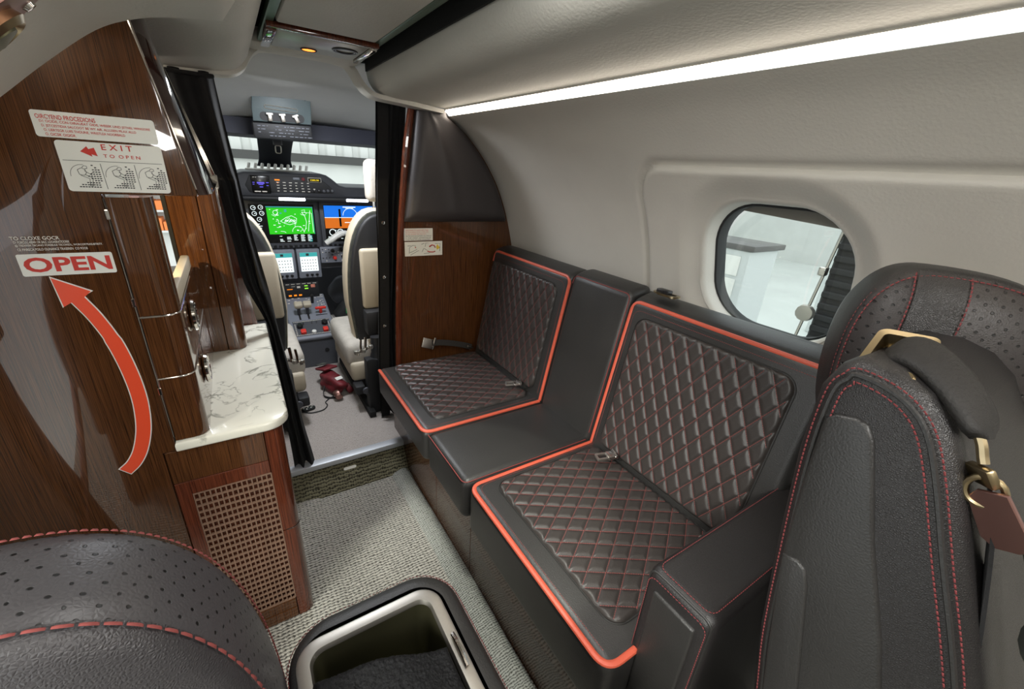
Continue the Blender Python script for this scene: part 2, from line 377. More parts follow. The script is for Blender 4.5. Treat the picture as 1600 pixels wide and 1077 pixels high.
# ================================================================== SETTING
CX = .255                                   # the cabin's centre line
WP = cat([(.93, -.02, 0), (1.04, .3, 0), (1.085, .6, 0), (1.092, .78, 0), (1.078, .9, 0), (1.054, 1.0, 0), (1.020, 1.1, 0), (.972, 1.2, 0), (.900, 1.3, 0), (.812, 1.386, 0), (.742, 1.428, 0)], 8)
def ws(Y): return 1+.033*(1.66-max(Y, .1))
def wallx(z, Y):
    for a, b in zip(WP, WP[1:]):
        if a.y <= z <= b.y: return CX+(a.x+(b.x-a.x)*(z-a.y)/(b.y-a.y)-CX)*ws(Y)
    return CX+(WP[-1].x-CX)*ws(Y)
WIN = (.515, 1.052, .360, .345, .130)       # window: centre Y, Z, width, height, corner radius
def rr_sd(y, z, c):
    cy, cz, w_, h_, r = c; qx = abs(y-cy)-w_/2+r; qz = abs(z-cz)-h_/2+r
    return math.hypot(max(qx, 0), max(qz, 0))+min(max(qx, qz), 0)-r
def sst(a, b, t): t = min(1, max(0, (t-a)/(b-a))); return t*t*(3-2*t)
PANEL = (-.35, .93, 2.42, .71, .09)         # the pressed panel round the windows
WINS = [WIN, (-.75, 1.055, .345, .335, .125)]
def wall_disp(y, z):
    d = min(rr_sd(y, z, W_) for W_ in WINS); out = .030*(1-sst(0.0, .055, d))
    p = rr_sd(y, z, PANEL); out += -.006*(1-sst(-.012, .0, p))+.017*math.exp(-((p-.008)/.0075)**2)
    return out
# right wall: a fine sheet pressed with a groove and dished round the windows
mb = MB(); ys = [-1.7+i*.04 for i in range(45)]+[.1+i*.006 for i in range(int(1.60/.006)+1)]; zs = [0]
z = 0
while z < 1.428: z += .03 if z < .55 else .006; zs.append(min(z, 1.428))
ny = len(ys)
for z in zs:
    for y in ys: mb.v.append((wallx(z, y)+wall_disp(y, z), y, z))
for j in range(len(zs)-1):
    for i in range(ny-1):
        yc, zc = (ys[i]+ys[i+1])/2, (zs[j]+zs[j+1])/2
        if all(rr_sd(yc, zc, W_) > .004 for W_ in WINS): mb.f.append((j*ny+i, j*ny+i+1, (j+1)*ny+i+1, (j+1)*ny+i))
struct('wall_right', mb, 'window_panel', ang=60)
def window(name, W_):
    cy, cz, w_, h_, r = W_
    def ring(mb, prof):
        rows = []
        for (grow, dx) in prof: rows.append([(wallx(cz+q, cy+p)+.030+dx, cy+p, cz+q) for p, q in rrect(w_+2*grow, h_+2*grow, r+grow, 10)])
        n = len(rows[0]); V = [p for R_ in rows for p in R_]
        F = [(a*n+i, a*n+(i+1) % n, (a+1)*n+(i+1) % n, (a+1)*n+i) for a in range(len(rows)-1) for i in range(n)]
        mb.add(V, F)
    m1 = MB(); ring(m1, [(.014, .001), (.010, -.006), (.002, -.007), (-.004, -.001), (-.006, .012), (-.008, .048)])
    f = struct(name, m1, 'window_panel', ang=50)
    m2 = MB(); ring(m2, [(-.007, .046), (-.009, .048), (-.013, .049), (-.014, .055), (-.012, .085), (-.008, .10)]); ob('rubber_seal', m2, 'rubber', f)
    P = [(wallx(cz, cy)+.108, cy+p, cz+q) for p, q in rrect(w_, h_, r, 8)]; m3 = MB(); m3.add(P, [tuple(range(len(P)))])
    m3.add([(x+.004, y, z) for x, y, z in P], [tuple(range(len(P)))[::-1]]); ob('pane', m3, 'glass', f)
    # half-drawn shade leaf showing at the top of the opening
    sp = rrect(w_-.02, h_-.02, r-.01, 8); zt = h_/2-.036
    P = [(p, max(q, zt+.012*(p/.17))) for p, q in sp]; m4 = MB()
    X0 = wallx(cz+.12, cy)+.085; m4.add([(X0, cy+p, cz+q) for p, q in P]+[(X0+.004, cy+p, cz+q) for p, q in P], [tuple(range(len(P))), tuple(range(len(P), 2*len(P)))[::-1]]+[(i, (i+1) % len(P), len(P)+(i+1) % len(P), len(P)+i) for i in range(len(P))])
    ob('window_shade', m4, 'grey_shade', f)
window('window_1', WINS[0]); window('window_2', WINS[1])
# overhead: soffits, centre panel, rails
SOF = cat([(.722, 1.446, 0), (.70, 1.452, 0), (.60, 1.452, 0), (.52, 1.455, 0), (.478, 1.464, 0), (.452, 1.486, 0), (.440, 1.520, 0), (.436, 1.58, 0)], 6)
SOFL = cat([(.722, 1.446, 0), (.70, 1.452, 0), (.60, 1.452, 0), (.50, 1.456, 0), (.448, 1.466, 0), (.420, 1.490, 0), (.405, 1.520, 0), (.402, 1.58, 0)], 6)
def soffit(name, sgn, y0, y1, SOF=SOF):
    mb = MB(); YS = [y0+(y1-y0)*i/20 for i in range(21)]
    mb.grid(len(SOF), 21, lambda u, v: (CX+sgn*(SOF[round(u*(len(SOF)-1))].x-CX)*(ws(YS[round(v*20)]) if u < .35 else 1), YS[round(v*20)], SOF[round(u*(len(SOF)-1))].y))
    n = len(SOF)                             # front end returns upwards
    k = len(mb.v); mb.v += [(p[0], p[1]+.02, p[2]+.05) for p in mb.v[20*n:21*n]]
    mb.f += [(20*n+i, 20*n+i+1, k+i+1, k+i) for i in range(n-1)]
    return struct(name, mb, 'headliner', ang=60)
soffit('ceiling_soffit_right', 1, -1.7, 1.63); soffit('ceiling_soffit_left', -1, -1.7, 1.63, SOFL)
for nm, x0, x1 in (('trim_1', .368, .388), ('trim_2', .122, .142)):
    mb = MB().box(x0, x1, -1.7, 1.50, 1.528, 1.545, .003, 2); struct(nm, mb, 'green_metal')
mb = MB().box(-.1, .62, -1.7, 1.62, 1.585, 1.60); mb.box(.429, .4345, -1.7, 1.60, 1.519, 1.588); mb.box(.108, .112, -1.7, 1.60, 1.535, 1.588); mb.box(-.1, .44, 1.60, 1.61, 1.542, 1.588); struct('ceiling_gap_shade', mb, 'dark_gap')  # black sheets lining the ceiling gaps, standing in for the shade inside them
mb = MB()
for y0, y1 in ((.62, 1.245), (-.05, .61), (-.72, -.06), (-1.69, -.73)): mb.box(.146, .362, y0, y1, 1.522, 1.54, .005, 2)
c = MB()
cp = struct('ceiling', MB().box(.13, .38, -1.7, 1.5, 1.548, 1.556), 'dark_gap')
for y0, y1 in ((.62, 1.245), (-.05, .61), (-.72, -.06), (-1.69, -.73)):
    ob('ceiling_panel', MB().box(.144, .364, y0, y1, 1.524, 1.544, .005, 2), 'headliner', cp)
# right LED strip and its twin above the door side
for sgn, lab in ((1, 'long glowing light strip running along top of right wall'), (-1, 'long glowing light strip along top of left wall, out of view')):
    mb = MB(); YS = [-1.68+3.315*i/20 for i in range(21)]
    prof = [(.7405, 1.4285), (.724, 1.4435), (.728, 1.448), (.745, 1.433)]
    for y in YS:
        for (x, z) in prof: mb.v.append((CX+sgn*(x-CX)*ws(y), y, z))
    for i in range(20):
        for j in range(4): mb.f.append((i*4+j, i*4+(j+1) % 4, i*4+4+(j+1) % 4, i*4+4+j))
    mb.f += [(0, 1, 2, 3), (80, 81, 82, 83)]
    tag(ob('light_strip', mb, 'led'), lab, 'light strip', 'cove light strips')
# floor: aisle carpet with raised edges
fp = [(-.75, .012), (.0, .012), (.06, .010), (.104, .006), (.114, 0), (.395, 0), (.415, 0), (.437, 0), (.458, 0), (.474, 0), (1.1, 0)]
mb = MB(); mb.grid(len(fp), 2, lambda u, v: (fp[round(u*10)][0], -1.7+(1.46+1.7)*v, fp[round(u*10)][1])); 
fl = struct('floor', mb, 'carpet', ang=50)
mb = MB(); ep = [(.402, .0008), (.412, .007), (.430, .013), (.450, .016), (.466, .014), (.472, .008)]
ep = [(p.x, p.y) for p in cat([(a, b, 0) for a, b in ep], 4)]; NE = len(ep)-1
mb.grid(NE+1, 60, lambda u, v: (ep[round(u*NE)][0]+.004*math.sin(v*17)-0, -1.7+3.17*v, ep[round(u*NE)][1]))
ob('carpet_edge_roll', mb, 'carpet_edge', fl)
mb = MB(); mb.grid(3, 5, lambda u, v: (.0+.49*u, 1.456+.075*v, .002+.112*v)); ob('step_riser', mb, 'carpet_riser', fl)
mb = MB().box(.0, .60, 1.512, 1.552, .098, .122, .004, 2); ob('step_nosing', mb, 'alu_satin', fl)
mb = MB().prism([(.24+p, q) for p, q in rrect(.052, .014, .0068)], 'y', -.004, .004, .0015, 1, Matrix.Translation((0, 1.506, .070))@Matrix.Rotation(-.59, 4, 'X')); ob('step_light', mb, 'white_plastic', fl)
mb = MB().box(-.6, 1.1, 1.545, 3.4, .09, .118); struct('floor_cockpit', mb, 'cockpit_floor')
# left wall with the entry door opening
def wl(z, Y): return 2*CX-wallx(z, Y)
mb = MB(); zl = [i*1.428/30 for i in range(31)]
def lw(y0, y1, z0=0, z1=1.428, n=8):
    mb.grid(n, 20, lambda u, v: (wl(z0+(z1-z0)*v, y0+(y1-y0)*u), y0+(y1-y0)*u, z0+(z1-z0)*v))
lw(-1.7, -.30); lw(.62, 3.2, n=16); lw(-.30, .62, 1.33, 1.428)
struct('wall_left', mb, 'headliner', ang=60)
mb = MB().box(-.6, 1.1, -1.74, -1.70, 0, 1.6); struct('wall_aft', mb, 'headliner')
# beige liner arching over the entry door, in front of the galley
A = [hit for hit in ((-.33, 1.215), (-.235, 1.297), (-.18, 1.345), (-.12, 1.392), (-.075, 1.413), (-.03, 1.424), (.03, 1.432))]
A = [(p.x, p.y) for p in cat([(a, b, 0) for a, b in A], 6)]
mb = MB().prism(A+[(.05, 1.46), (.03, 1.6), (-.6, 1.6), (-.6, 1.1), (-.42, 1.12)], 'y', .40, .90, .012, 3); struct('trim_3', mb, 'headliner', ang=50)
# cockpit ceiling
def cz(x, y):
    zt = 1.545-.02*sst(1.6, 2.1, y)-.115*sst(2.05, 2.68, y)
    return zt-.16*max(0, abs(x-.40)-.1)**1.6-.012*math.exp(-((x-.25)/.14)**2-((y-2.12)/.1)**2)
mb = MB(); mb.grid(40, 30, lambda u, v: (-.62+1.70*u, 1.62+1.04*v, cz(-.62+1.70*u, 1.62+1.04*v))); struct('ceiling_cockpit', mb, 'headliner_cockpit', ang=60)
# arch trim where the cabin ends
A = [(-.16, 1.446), (-.05, 1.447), (.02, 1.449), (.06, 1.456), (.085, 1.474), (.10, 1.498), (.12, 1.520), (.15, 1.532), (.25, 1.535), (.36, 1.532), (.392, 1.512), (.412, 1.482), (.438, 1.458), (.47, 1.448), (.56, 1.442), (.70, 1.43)]
A = cat([(a, 0, b) for a, b in A], 5)
mb = MB(); mb.ribbon([(p.x, 1.625, p.z+.006) for p in A], (0, 1, 0), .07, .014); struct('trim_4', mb, 'headliner', ang=50)
mb = MB().box(.104, .395, 1.488, 1.605, 1.524, 1.56, .006, 2); struct('trim_5', mb, 'headliner')
# windshield: header bar, sides, glass
mb = MB().prism([(2.52, 1.335), (2.60, 1.322), (2.72, 1.36), (2.70, 1.42), (2.54, 1.405)], 'x', -.6, 1.05, .01, 2)
struct('trim_6', mb, 'navy_plastic')
mb = MB(); mb.add([(-.6, 2.66, 1.37), (1.05, 2.66, 1.37), (1.05, 3.35, 1.02), (-.6, 3.35, 1.02)], [(0, 1, 2, 3)])
struct('window_3', mb, 'glass')
for i, (xa, sg) in enumerate(((1.02, 1), (-.56, -1))):
    mb = MB().box(xa-.02, xa+.02, 1.75, 3.4, .1, 1.02); mb.box(xa-.02, xa+.02, 1.75, 2.7, 1.34, 1.5); mb.box(xa-.02, xa+.02, 1.75, 2.1, 1.0, 1.36)
    struct('wall_cockpit_right' if sg > 0 else 'wall_cockpit_left', mb, 'headliner_cockpit')
mb = MB().box(-.25, 1.1, 3.36, 3.42, .0, 1.03); struct('wall_nose', mb, 'grey_dark')
# forward partition on the right
PX = [(.515, .10), (.52, .4), (.538, .8), (.556, 1.03), (.585, 1.3), (.612, 1.455)]
edge = [(wallx(z, 1.66)+.004, z) for z in [1.42-i*.06 for i in range(23)]]
mb = MB().prism([(p.x, p.y) for p in cat([(a, b, 0) for a, b in PX], 4)]+[(.70, 1.455)]+edge, 'y', 1.66, 1.69, 0)
pt = struct('wall_partition', mb, 'wood')
mb = MB(); mb.tube([(p.x-.006, 1.664, p.y) for p in cat([(a, b, 0) for a, b in PX], 6)], .013, 10); ob('edge_moulding', mb, 'wood_red', pt)
# padded leather cushion on the partition
PB = cat([(.556, 1.05, 0), (.570, 1.2, 0), (.592, 1.33, 0), (.616, 1.44, 0)], 8)
def padx(v):
    z = 1.042+.40*v
    l = .556+(z-1.05)*.152; r_ = wallx(min(z, 1.425), 1.64)-.012
    return l, r_, z
def pad(u, v):
    l, r_, z = padx(v); x = l+(r_-l)*u
    e = min(x-l, r_-x, z-1.040); e2 = min(e/.045, 1) if e > 0 else 0
    h = .042*math.sqrt(max(0, 1-(1-e2)**2))
    h += .006*math.exp(-((u-.36-.1*(1-v))/.06)**2)*min(1, e2)
    return (x, 1.658-h, z)
mb = MB(); mb.grid(44, 40, pad)
pc = ob('wall_cushion', mb, 'leather_pad', pt, ang=80)
# ================================================================== GALLEY (left)
YF = .985
def plate(name, cx, cz_, w_, h_, r, y, th, m, parent, label=None):
    mb = MB().prism([(cx+p, cz_+q) for p, q in rrect(w_, h_, r)], 'y', y-th, y, 0); return ob(name, mb, m, parent, label=label)
def fmx(x, z, y): return frame((x, y, z), (1, 0, 0), (0, 0, 1))
# tall glossy panel beside the entry door
gp = thing('galley_partition', 'tall glossy dark wood panel with red exit and open placards beside entry', 'panel', (-.38, YF, .012))
E1 = [(-.2075, .012), (-.2075, .653), (-.183, .653), (-.183, 1.172), (-.052, 1.172), (-.052, 1.186), (-.092, 1.428), (-.105, 1.44), (-.125, 1.436)]
E2 = [(-.19, 1.40), (-.25, 1.36), (-.31, 1.31), (-.38, 1.24), (-.43, 1.16), (-.475, 1.05), (-.51, .9), (-.53, .75), (-.53, .6), (-.515, .4), (-.47, .2), (-.41, .012)]
ob('panel_body', MB().prism(E1+E2, 'y', YF, YF+.03, .0025, 2), 'wood', gp)
fs = MB(); fs.tube([(-.052, YF-.001, 1.184), (-.072, YF-.001, 1.31), (-.092, YF-.001, 1.43)], .0016, 6); ob('edge_trim', fs, 'chrome', gp)
# placards
def lines(parent, m, rows, y):
    me = []
    for (txt, x, z, W, H) in rows: ob('lettering', text_mesh(txt, fmx(x, z, y-.0012), m, W, H), m, parent, recalc=False)
p1 = plate('placard', -.163, 1.2725, .145, .0365, .004, YF, .001, 'placard', gp, 'white placard with red emergency text')
lines(p1, 'ink_red', [('OIRCYEND PROCEDIONS', -.2305, 1.2795, .067, .0062),
    ('D1 OCIDE, CON OIRAUEAT OIDE, WEEEK LIND JSTNEL WINGORE', -.2275, 1.2735, .130, .0045),
    ('D. JSTCESTIDIA SALCOOT BE WY AIR. ALLUSEN PILAX ALLD', -.2265, 1.2675, .110, .0045),
    ('O. LIERTEGR LUIIS THOUNE, WRISTLEA NOORBALD', -.2255, 1.2620, .094, .0042),
    ('O. OICSIK OIGIOR.', -.2250, 1.2565, .034, .0040)], YF)
p2 = plate('placard', -.154, 1.2135, .130, .075, .005, YF, .001, 'placard', gp, 'white placard with red exit arrow and three drawings')
lines(p2, 'ink_red', [('E X I T', -.1655, 1.2405, .0385, .0085), ('T O  O P E N', -.1655, 1.2290, .046, .0052)], YF)
mb = MB(); mb.add([(x, YF-.0012, z) for x, z in ((-.192, 1.2365), (-.183, 1.2445), (-.1815, 1.2405), (-.1745, 1.243), (-.1725, 1.2305), (-.1795, 1.2330), (-.179, 1.2295))], [(0, 1, 2, 3, 4, 5, 6)]); ob('red_arrow', mb, 'ink_red', p2, recalc=False)
mb = MB()
def inkline(pts, r=.0003): mb.ribbon([(x, YF-.0012, z) for x, z in pts], lambda i: (0, 0, 1) if abs(pts[-1][0]-pts[0][0]) > abs(pts[-1][1]-pts[0][1]) else (1, 0, 0), r*2, .0002)
inkline([(-.2155, 1.2225), (-.0925, 1.2235)])
inkline([(-.1715, 1.1805), (-.1725, 1.2195)]); inkline([(-.1290, 1.1805), (-.1300, 1.2200)])
for k, x0 in enumerate((-.193, -.151, -.109)):
    arc = [(x0-.002+.0165*math.cos(a), 1.2005+.0165*math.sin(a)) for a in [math.radians(85+100*i/14) for i in range(15)]]
    mb.tube([(x, YF-.0012, z) for x, z in arc], .00028, 4)
    # hatched door opening: rows of short strokes
    for i in range(9):
        for j in range(11):
            px, pz = x0-.012+i*.0034, 1.1825+j*.0033
            dr = math.hypot(px-(x0-.001), pz-1.2005)
            if (dr < .0185 and px > x0+.005+.004*math.sin(j*.9) and pz > 1.1835) or (pz < 1.1905-.0 and px < x0+.012 and pz < 1.184+.0065*(px-x0+.013)/.012 and dr < .026):
                mb.box(px, px+.0024, YF-.0013, YF-.0011, pz, pz+.0016)
    # outline of the figure bending to the handle
    for pts in ([(-.008, .009), (-.003, .012), (.001, .010), (.002, .005), (-.001, .001), (-.007, .002), (-.008, .009)], [(-.002, .0125), (.001, .0155), (.004, .0145), (.004, .0115), (.001, .0105)],
                [(-.006, .001), (.004, -.004), (.002, -.015), (.005, -.016), (.008, -.003), (.0, .002)], [(.0, .008), (.006, .003), (.010, .006)]):
        mb.tube([(x0-.001+x, YF-.0014, 1.2000+z) for x, z in pts], .00034, 4)
ob('drawing_lines', mb, 'ink_black', p2, recalc=False)
lines(gp, 'ink_white', [('TO CLOXE GOCR', -.3055, 1.1000, .056, .0056), ('D1 FORCULL-KEAR OR SALC LOOASRATIOORIK', -.303, 1.0945, .064, .0040),
    ('@ TREXREM TBCANO FORSBULE TECOREDL, WORCORTRASUBTRITY.', -.3025, 1.0890, .103, .0042), ('CE PINRECA FOILO OLINANCE TRASEREN  CO 9OOB', -.3015, 1.0830, .082, .0040)], YF)
p3 = plate('placard', -.249, 1.0595, .115, .036, .003, YF, .001, 'placard', gp, 'white placard reading OPEN in large red letters')
ob('lettering', text_mesh('OPEN', fmx(-.3015, 1.0475, YF-.0012), 'ink_red', .106, .0245, bold=.03), 'ink_red', p3, recalc=False)
# curved arrow: white border plate and orange face
def arrow(grow, y):
    cen = [(-.2535, .9985), (-.2415, .965), (-.2275, .925), (-.2185, .880), (-.2145, .835), (-.2150, .785), (-.2210, .735), (-.2350, .690), (-.2500, .660), (-.2712, .633)]
    cen = [(-.253, .997), (-.2385, .962), (-.2255, .915), (-.2185, .865), (-.2155, .815), (-.2170, .770), (-.2245, .720), (-.2385, .676), (-.2545, .6485), (-.2715, .633)]
    C_ = cat([(a, 0, b) for a, b in cen], 5); Lf, Rg = [], []
    for i, p in enumerate(C_):
        t = (C_[min(i+1, len(C_)-1)]-C_[max(0, i-1)]).normalized(); q = Vector((t.z, 0, -t.x)); wd = .0108+grow-(.0012 if i < 10 else 0)
        ex = t*(-grow if i == 0 else (grow if i == len(C_)-1 else 0))
        Lf.append(p+q*wd+ex); Rg.append(p-q*wd+ex)
    g = grow*1.6
    head = [Vector((-.2335+g, 0, 1.0105+g*.2)), Vector((-.2765-g*.5, 0, 1.037+g)), Vector((-.2730-g*.7, 0, .9865-g*.6))]
    poly = [(p.x, p.z) for p in ([h for h in head]+(Lf if Lf[0].x < Rg[0].x else Rg)+(Rg if Lf[0].x < Rg[0].x else Lf)[::-1])]
    return MB().prism(poly, 'y', y-.0008, y, 0)
a1 = ob('arrow_decal', arrow(.0018, YF), 'placard', gp, recalc=True, label='curved orange arrow with white border')
ob('arrow_face', arrow(0, YF-.0008), 'decal_orange', a1)
# lower cabinet with the grille
lc = thing('galley_base_cabinet', 'low glossy wood galley cabinet with brown lattice grille and rounded corner', 'cabinet', (-.09, 1.3, .012))
ob('cabinet_body', MB().box(-.36, .006, YF+.036, 1.692, .012, .654), 'wood', lc)
ob('front_board', MB().box(-.206, -.024, YF+.012, YF+.034, .012, .652), 'wood', lc)
ob('grille_backing', MB().box(-.206, -.024, YF+.008, YF+.012, .085, .568), 'wood_red', lc)
mb = MB()
for (a, b, c_, d) in ((-.206, -.1795, .085, .568), (-.1795, -.024, .532, .568)): mb.box(a, b, YF, YF+.010, c_, d, .001, 1)
ob('grille_surround', mb, 'wood_red', lc)
ob('top_board', MB().box(-.206, -.024, YF, YF+.012, .569, .652, .0015, 1), 'wood', lc)
mb = MB().box(-.206, -.024, YF, YF+.012, .052, .084, .0015, 1); ob('bottom_board', mb, 'wood', lc)
mb = MB().box(-.206, -.024, YF, YF+.012, .012, .050, .0015, 1); ob('plinth_board', mb, 'wood', lc)
gx0, gx1, gz0, gz1 = -.179, -.0245, .088, .530
sv = MB().box(-.0016, .0016, YF+.001, YF+.006, gz0, gz1); mv = None
NV, NH = 16, 25
for i in range(NV):
    if mv is None:
        o = ob('slat', MB().box(-.0014, .0014, YF+.001, YF+.006, gz0, gz1), 'slat_brown', lc); mv = o
    else:
        o = bpy.data.objects.new('slat', mv.data); COL.objects.link(o); o.parent = lc; o.location = mv.location.copy()
    o.location.x = -WORG[lc.name].x+gx0+(gx1-gx0)*(i+.0)/(NV-1)
mh = None
for i in range(NH):
    if mh is None:
        o = ob('slat', MB().box(gx0, gx1, YF+.0005, YF+.0055, -.0020, .0020), 'slat_brown', lc); mh = o
    else:
        o = bpy.data.objects.new('slat', mh.data); COL.objects.link(o); o.parent = lc; o.location = mh.location.copy()
    o.location.z = -WORG[lc.name].z+gz0+(gz1-gz0)*i/(NH-1)
# rounded corner post in two lengths with a bright joint
def post(z0, z1): 
    pts = [(-.0225, YF+.04), (-.0225, YF+.0005)]+[(.0-.006+.024*math.sin(a), YF+.024-.0235*math.cos(a)) for a in [math.radians(9*i) for i in range(11)]]+[(.018, YF+.06), (.006, YF+.06)]
    return MB().prism(pts, 'z', z0, z1, 0)
ob('corner_post', post(.342, .653), 'wood_red', lc, ang=50); ob('corner_post', post(.012, .338), 'wood_red', lc, ang=50)
jt = MB(); jt.tube([(-.006+.0245*math.sin(a), YF+.024-.024*math.cos(a), .340) for a in [math.radians(-20+11*i) for i in range(11)]], .0016, 6); ob('joint_trim', jt, 'chrome', lc)
sd = MB().box(.004, .018, YF+.06, 1.692, .012, .653, .002, 1); ob('side_board', sd, 'wood', lc)
# marble worktop with a rounded front corner
wt = [(-.1825, YF-.012), (.012-.03, YF-.012)]+[(.008-.026+.052*math.sin(a), YF-.012+.052-.052*math.cos(a)) for a in [math.radians(9*i) for i in range(1, 11)]]+[(.034, 1.694), (-.38, 1.694), (-.38, YF+.035), (-.1825, YF+.035)]
tag(ob('worktop', MB().prism(wt, 'z', .655, .678, .006, 3), 'marble', ang=45), 'white veined marble worktop on the galley base cabinet', 'worktop')
# drawer column standing on the worktop
dc = thing('drawer_column', 'narrow glossy wood drawer column with round chrome pulls on the marble', 'drawers', (-.15, 1.15, .679))
def colprof(yb):
    r = .026
    return [(-.1795, yb), (-.1795, YF-.004)]+[(-.121-r+r*math.sin(a), YF-.004+r-r*math.cos(a)) for a in [math.radians(9*i) for i in range(11)]]+[(-.121, yb)]
for nm, z0, z1 in (('drawer_front', .680, .8235), ('drawer_front', .8275, .953), ('door_front', .957, 1.168)):
    d = ob(nm, MB().prism(colprof(1.03 if nm == 'door_front' else 1.445), 'z', z0, z1, 0), 'wood', dc, ang=50)
    if nm != 'door_front':
        zc = .768 if z0 < .7 else .902; yk = 1.140
        k = MB().lathe([(.020, 0), (.032, .002), (.036, .006), (.034, .011), (.029, .012), (.026, .009), (.023, .009), (.020, .012), (.014, .013), (.011, .010), (.002, .009)], 32, frame((-.121, yk, zc), (0, 1, 0), (0, 0, 1)))
        ob('pull', k, 'chrome', d)
for z0 in (.8255, .955):
    t = MB(); pr = colprof(1.445 if z0 < .9 else 1.30); t.tube([(x+(.0005 if i > 1 else -.0003), y-.0004, z0) for i, (x, y) in enumerate(pr)][1:], .0018, 6); ob('chrome_band', t, 'chrome', dc)
t = MB(); t.tube([(-.1805, YF-.004, .69), (-.1805, YF-.004, 1.166)], .0018, 6); ob('hinge_rod', t, 'chrome', dc)
for z0 in (.80, .985, 1.14):
    ob('hinge', MB().box(-.184, -.1785, YF-.008, YF-.001, z0-.008, z0+.008, .001, 1), 'chrome', dc)
ob('rail', MB().box(-.140, -.121, 1.03, 1.40, .957, .990, .004, 2), 'beige_leather', dc, label='cream leather topped rail')
t = MB(); t.tube([(-.122, YF-.002+.016, .99), (-.122, YF-.002+.016, 1.166)], .0014, 6); ob('edge_bead', t, 'chrome', dc)
# tall cabinet at the forward end of the worktop
tc_ = thing('tall_cabinet', 'amber-lit wooden upright cabinet at far end of marble worktop', 'cabinet', (-.10, 1.55, .679))
ob('cabinet_face', MB().box(-.148, -.082, 1.462, 1.69, .679, 1.172, .0015, 1), 'wood', tc_)
pr = [(-.080, 1.69), (-.080, 1.462)]+[(-.055+.022*math.sin(a), 1.484-.022*math.cos(a)) for a in [math.radians(9*i) for i in range(11)]]+[(-.033, 1.69)]
ob('rounded_end', MB().prism(pr, 'z', .679, 1.172, 0), 'wood', tc_, ang=50)
t = MB(); t.tube([(-.0335, 1.486, .68), (-.0335, 1.486, 1.168)], .0022, 6); ob('chrome_edge', t, 'chrome', tc_)
ob('inner_edge', MB().box(-.158, -.149, 1.462, 1.69, .679, 1.172), 'dark_gap', tc_)
tag(ob('galley_end_panel', MB().prism([(-.15, .012), (.010, .012), (.012, .66), (.006, .70), (-.028, 1.12), (-.06, 1.3), (-.10, 1.44), (-.15, 1.42)], 'y', 1.695, 1.712, 0), 'wood_red'), 'dark wood end panel closing the galley beside the left curtain', 'panel')
# upper cabinet over the column: slanted glossy side
uc = thing('upper_galley_cabinet', 'slanted glossy dark upper cabinet above the drawer column', 'cabinet', (-.2, 1.3, 1.172))
def slant(x0, x1, y0, y1): return [(x0[0], y0, 1.174), (x0[1], y0, 1.43), (x1[1], y1, 1.43), (x1[0], y1, 1.174)]
mb = MB(); sx = [(YF+.001, -.050, -.0905), (YF+.012, -.038, -.082), (YF+.05, -.030, -.077), (1.20, -.028, -.085), (1.45, -.026, -.098)]
mb.grid(5, 2, lambda u, v: (sx[round(u*4)][1]+(sx[round(u*4)][2]-sx[round(u*4)][1])*v, sx[round(u*4)][0], 1.174+(.262+.03*u)*v)); ob('side_panel', mb, 'lacquer' if 'lacquer' in MATS else 'wood_red', uc, ang=70)
ob('bottom_board', MB().box(-.40, -.036, YF+.032, 1.455, 1.174, 1.186), 'wood', uc)
ob('back_board', MB().prism([(-.40, 1.187), (-.028, 1.187), (-.10, 1.45), (-.3, 1.38)], 'y', 1.445, 1.455), 'wood_red', uc)
t = MB(); t.tube([(-.0265, 1.45, 1.176), (-.0985, 1.45, 1.462)], .0026, 6); ob('chrome_edge', t, 'chrome', uc)
ob('hinge', MB().box(-.036, -.024, 1.44, 1.458, 1.158, 1.192, .002, 1), 'chrome', uc)
# side window behind the open shelf
# ================================================================== DIVAN
def quilt(parent, O, eu, ev, U, V, r=.035, du=.0445, dv=.078, H=.0046, step=.0024):
    """quilted insert: rectangle U x V with rounded corners, diamond pillows, threads in the grooves"""
    O, eu, ev = Vector(O), Vector(eu).normalized(), Vector(ev).normalized(); n = eu.cross(ev)
    nu, nv = int(U/step), int(V/step)
    def half(v):
        d = min(v, V-v)
        return U/2-(r-math.sqrt(max(0, r*r-(r-d)**2)) if d < r else 0)
    def hgt(u, v):
        A = u/du+v/dv; B = u/du-v/dv
        fa, fb = abs(A-round(A)), abs(B-round(B)); gl = 1/math.hypot(1/du, 1/dv); d = min(fa, fb)*gl; m_ = max(fa, fb)
        hu = half(v); e = min(hu-abs(u-U/2), v, V-v); k = min(1, max(0, e/.010)); k = math.sqrt(max(0, 1-(1-k)**2))
        return .0006+k*(.0035+H*(1-max(0, 1-d/.0125)**2.6))
    mb = MB()
    def fn(a, b):
        v = V*b; hu = half(v); u = U/2+hu*(2*a-1); return O+eu*u+ev*v+n*hgt(u, v)
    mb.grid(nu, nv, fn); q = ob('quilted_panel', mb, 'leather_quilt', parent, ang=180)
    th = MB()
    for fam in (1, -1):
        for k in range(-60, 60):
            pts = []
            for j in range(int(V/.004)+1):
                v = j*.004; u = (k-fam*v/dv)*du; hu = half(v)
                if abs(u-U/2) < hu-.004 and .004 < v < V-.004: pts.append(O+eu*u+ev*v+n*(.0046))
                else:
                    if len(pts) > 1: stitches(th, pts, n, .0052, .0036, .00062, .0004)
                    pts = []
            if len(pts) > 1: stitches(th, pts, n, .0052, .0036, .00062, .0004)
    ob('diamond_stitching', th, 'thread_red', q, recalc=False, kind='stuff')
    # welt round the insert
    wl_ = [O+eu*(U/2+p)+ev*(V/2+t)+n*.001 for p, t in rrect(U+.006, V+.006, r+.003, 8)]
    ob('welt', MB().tube(wl_, .0014, 6, closed=True), 'leather', q)
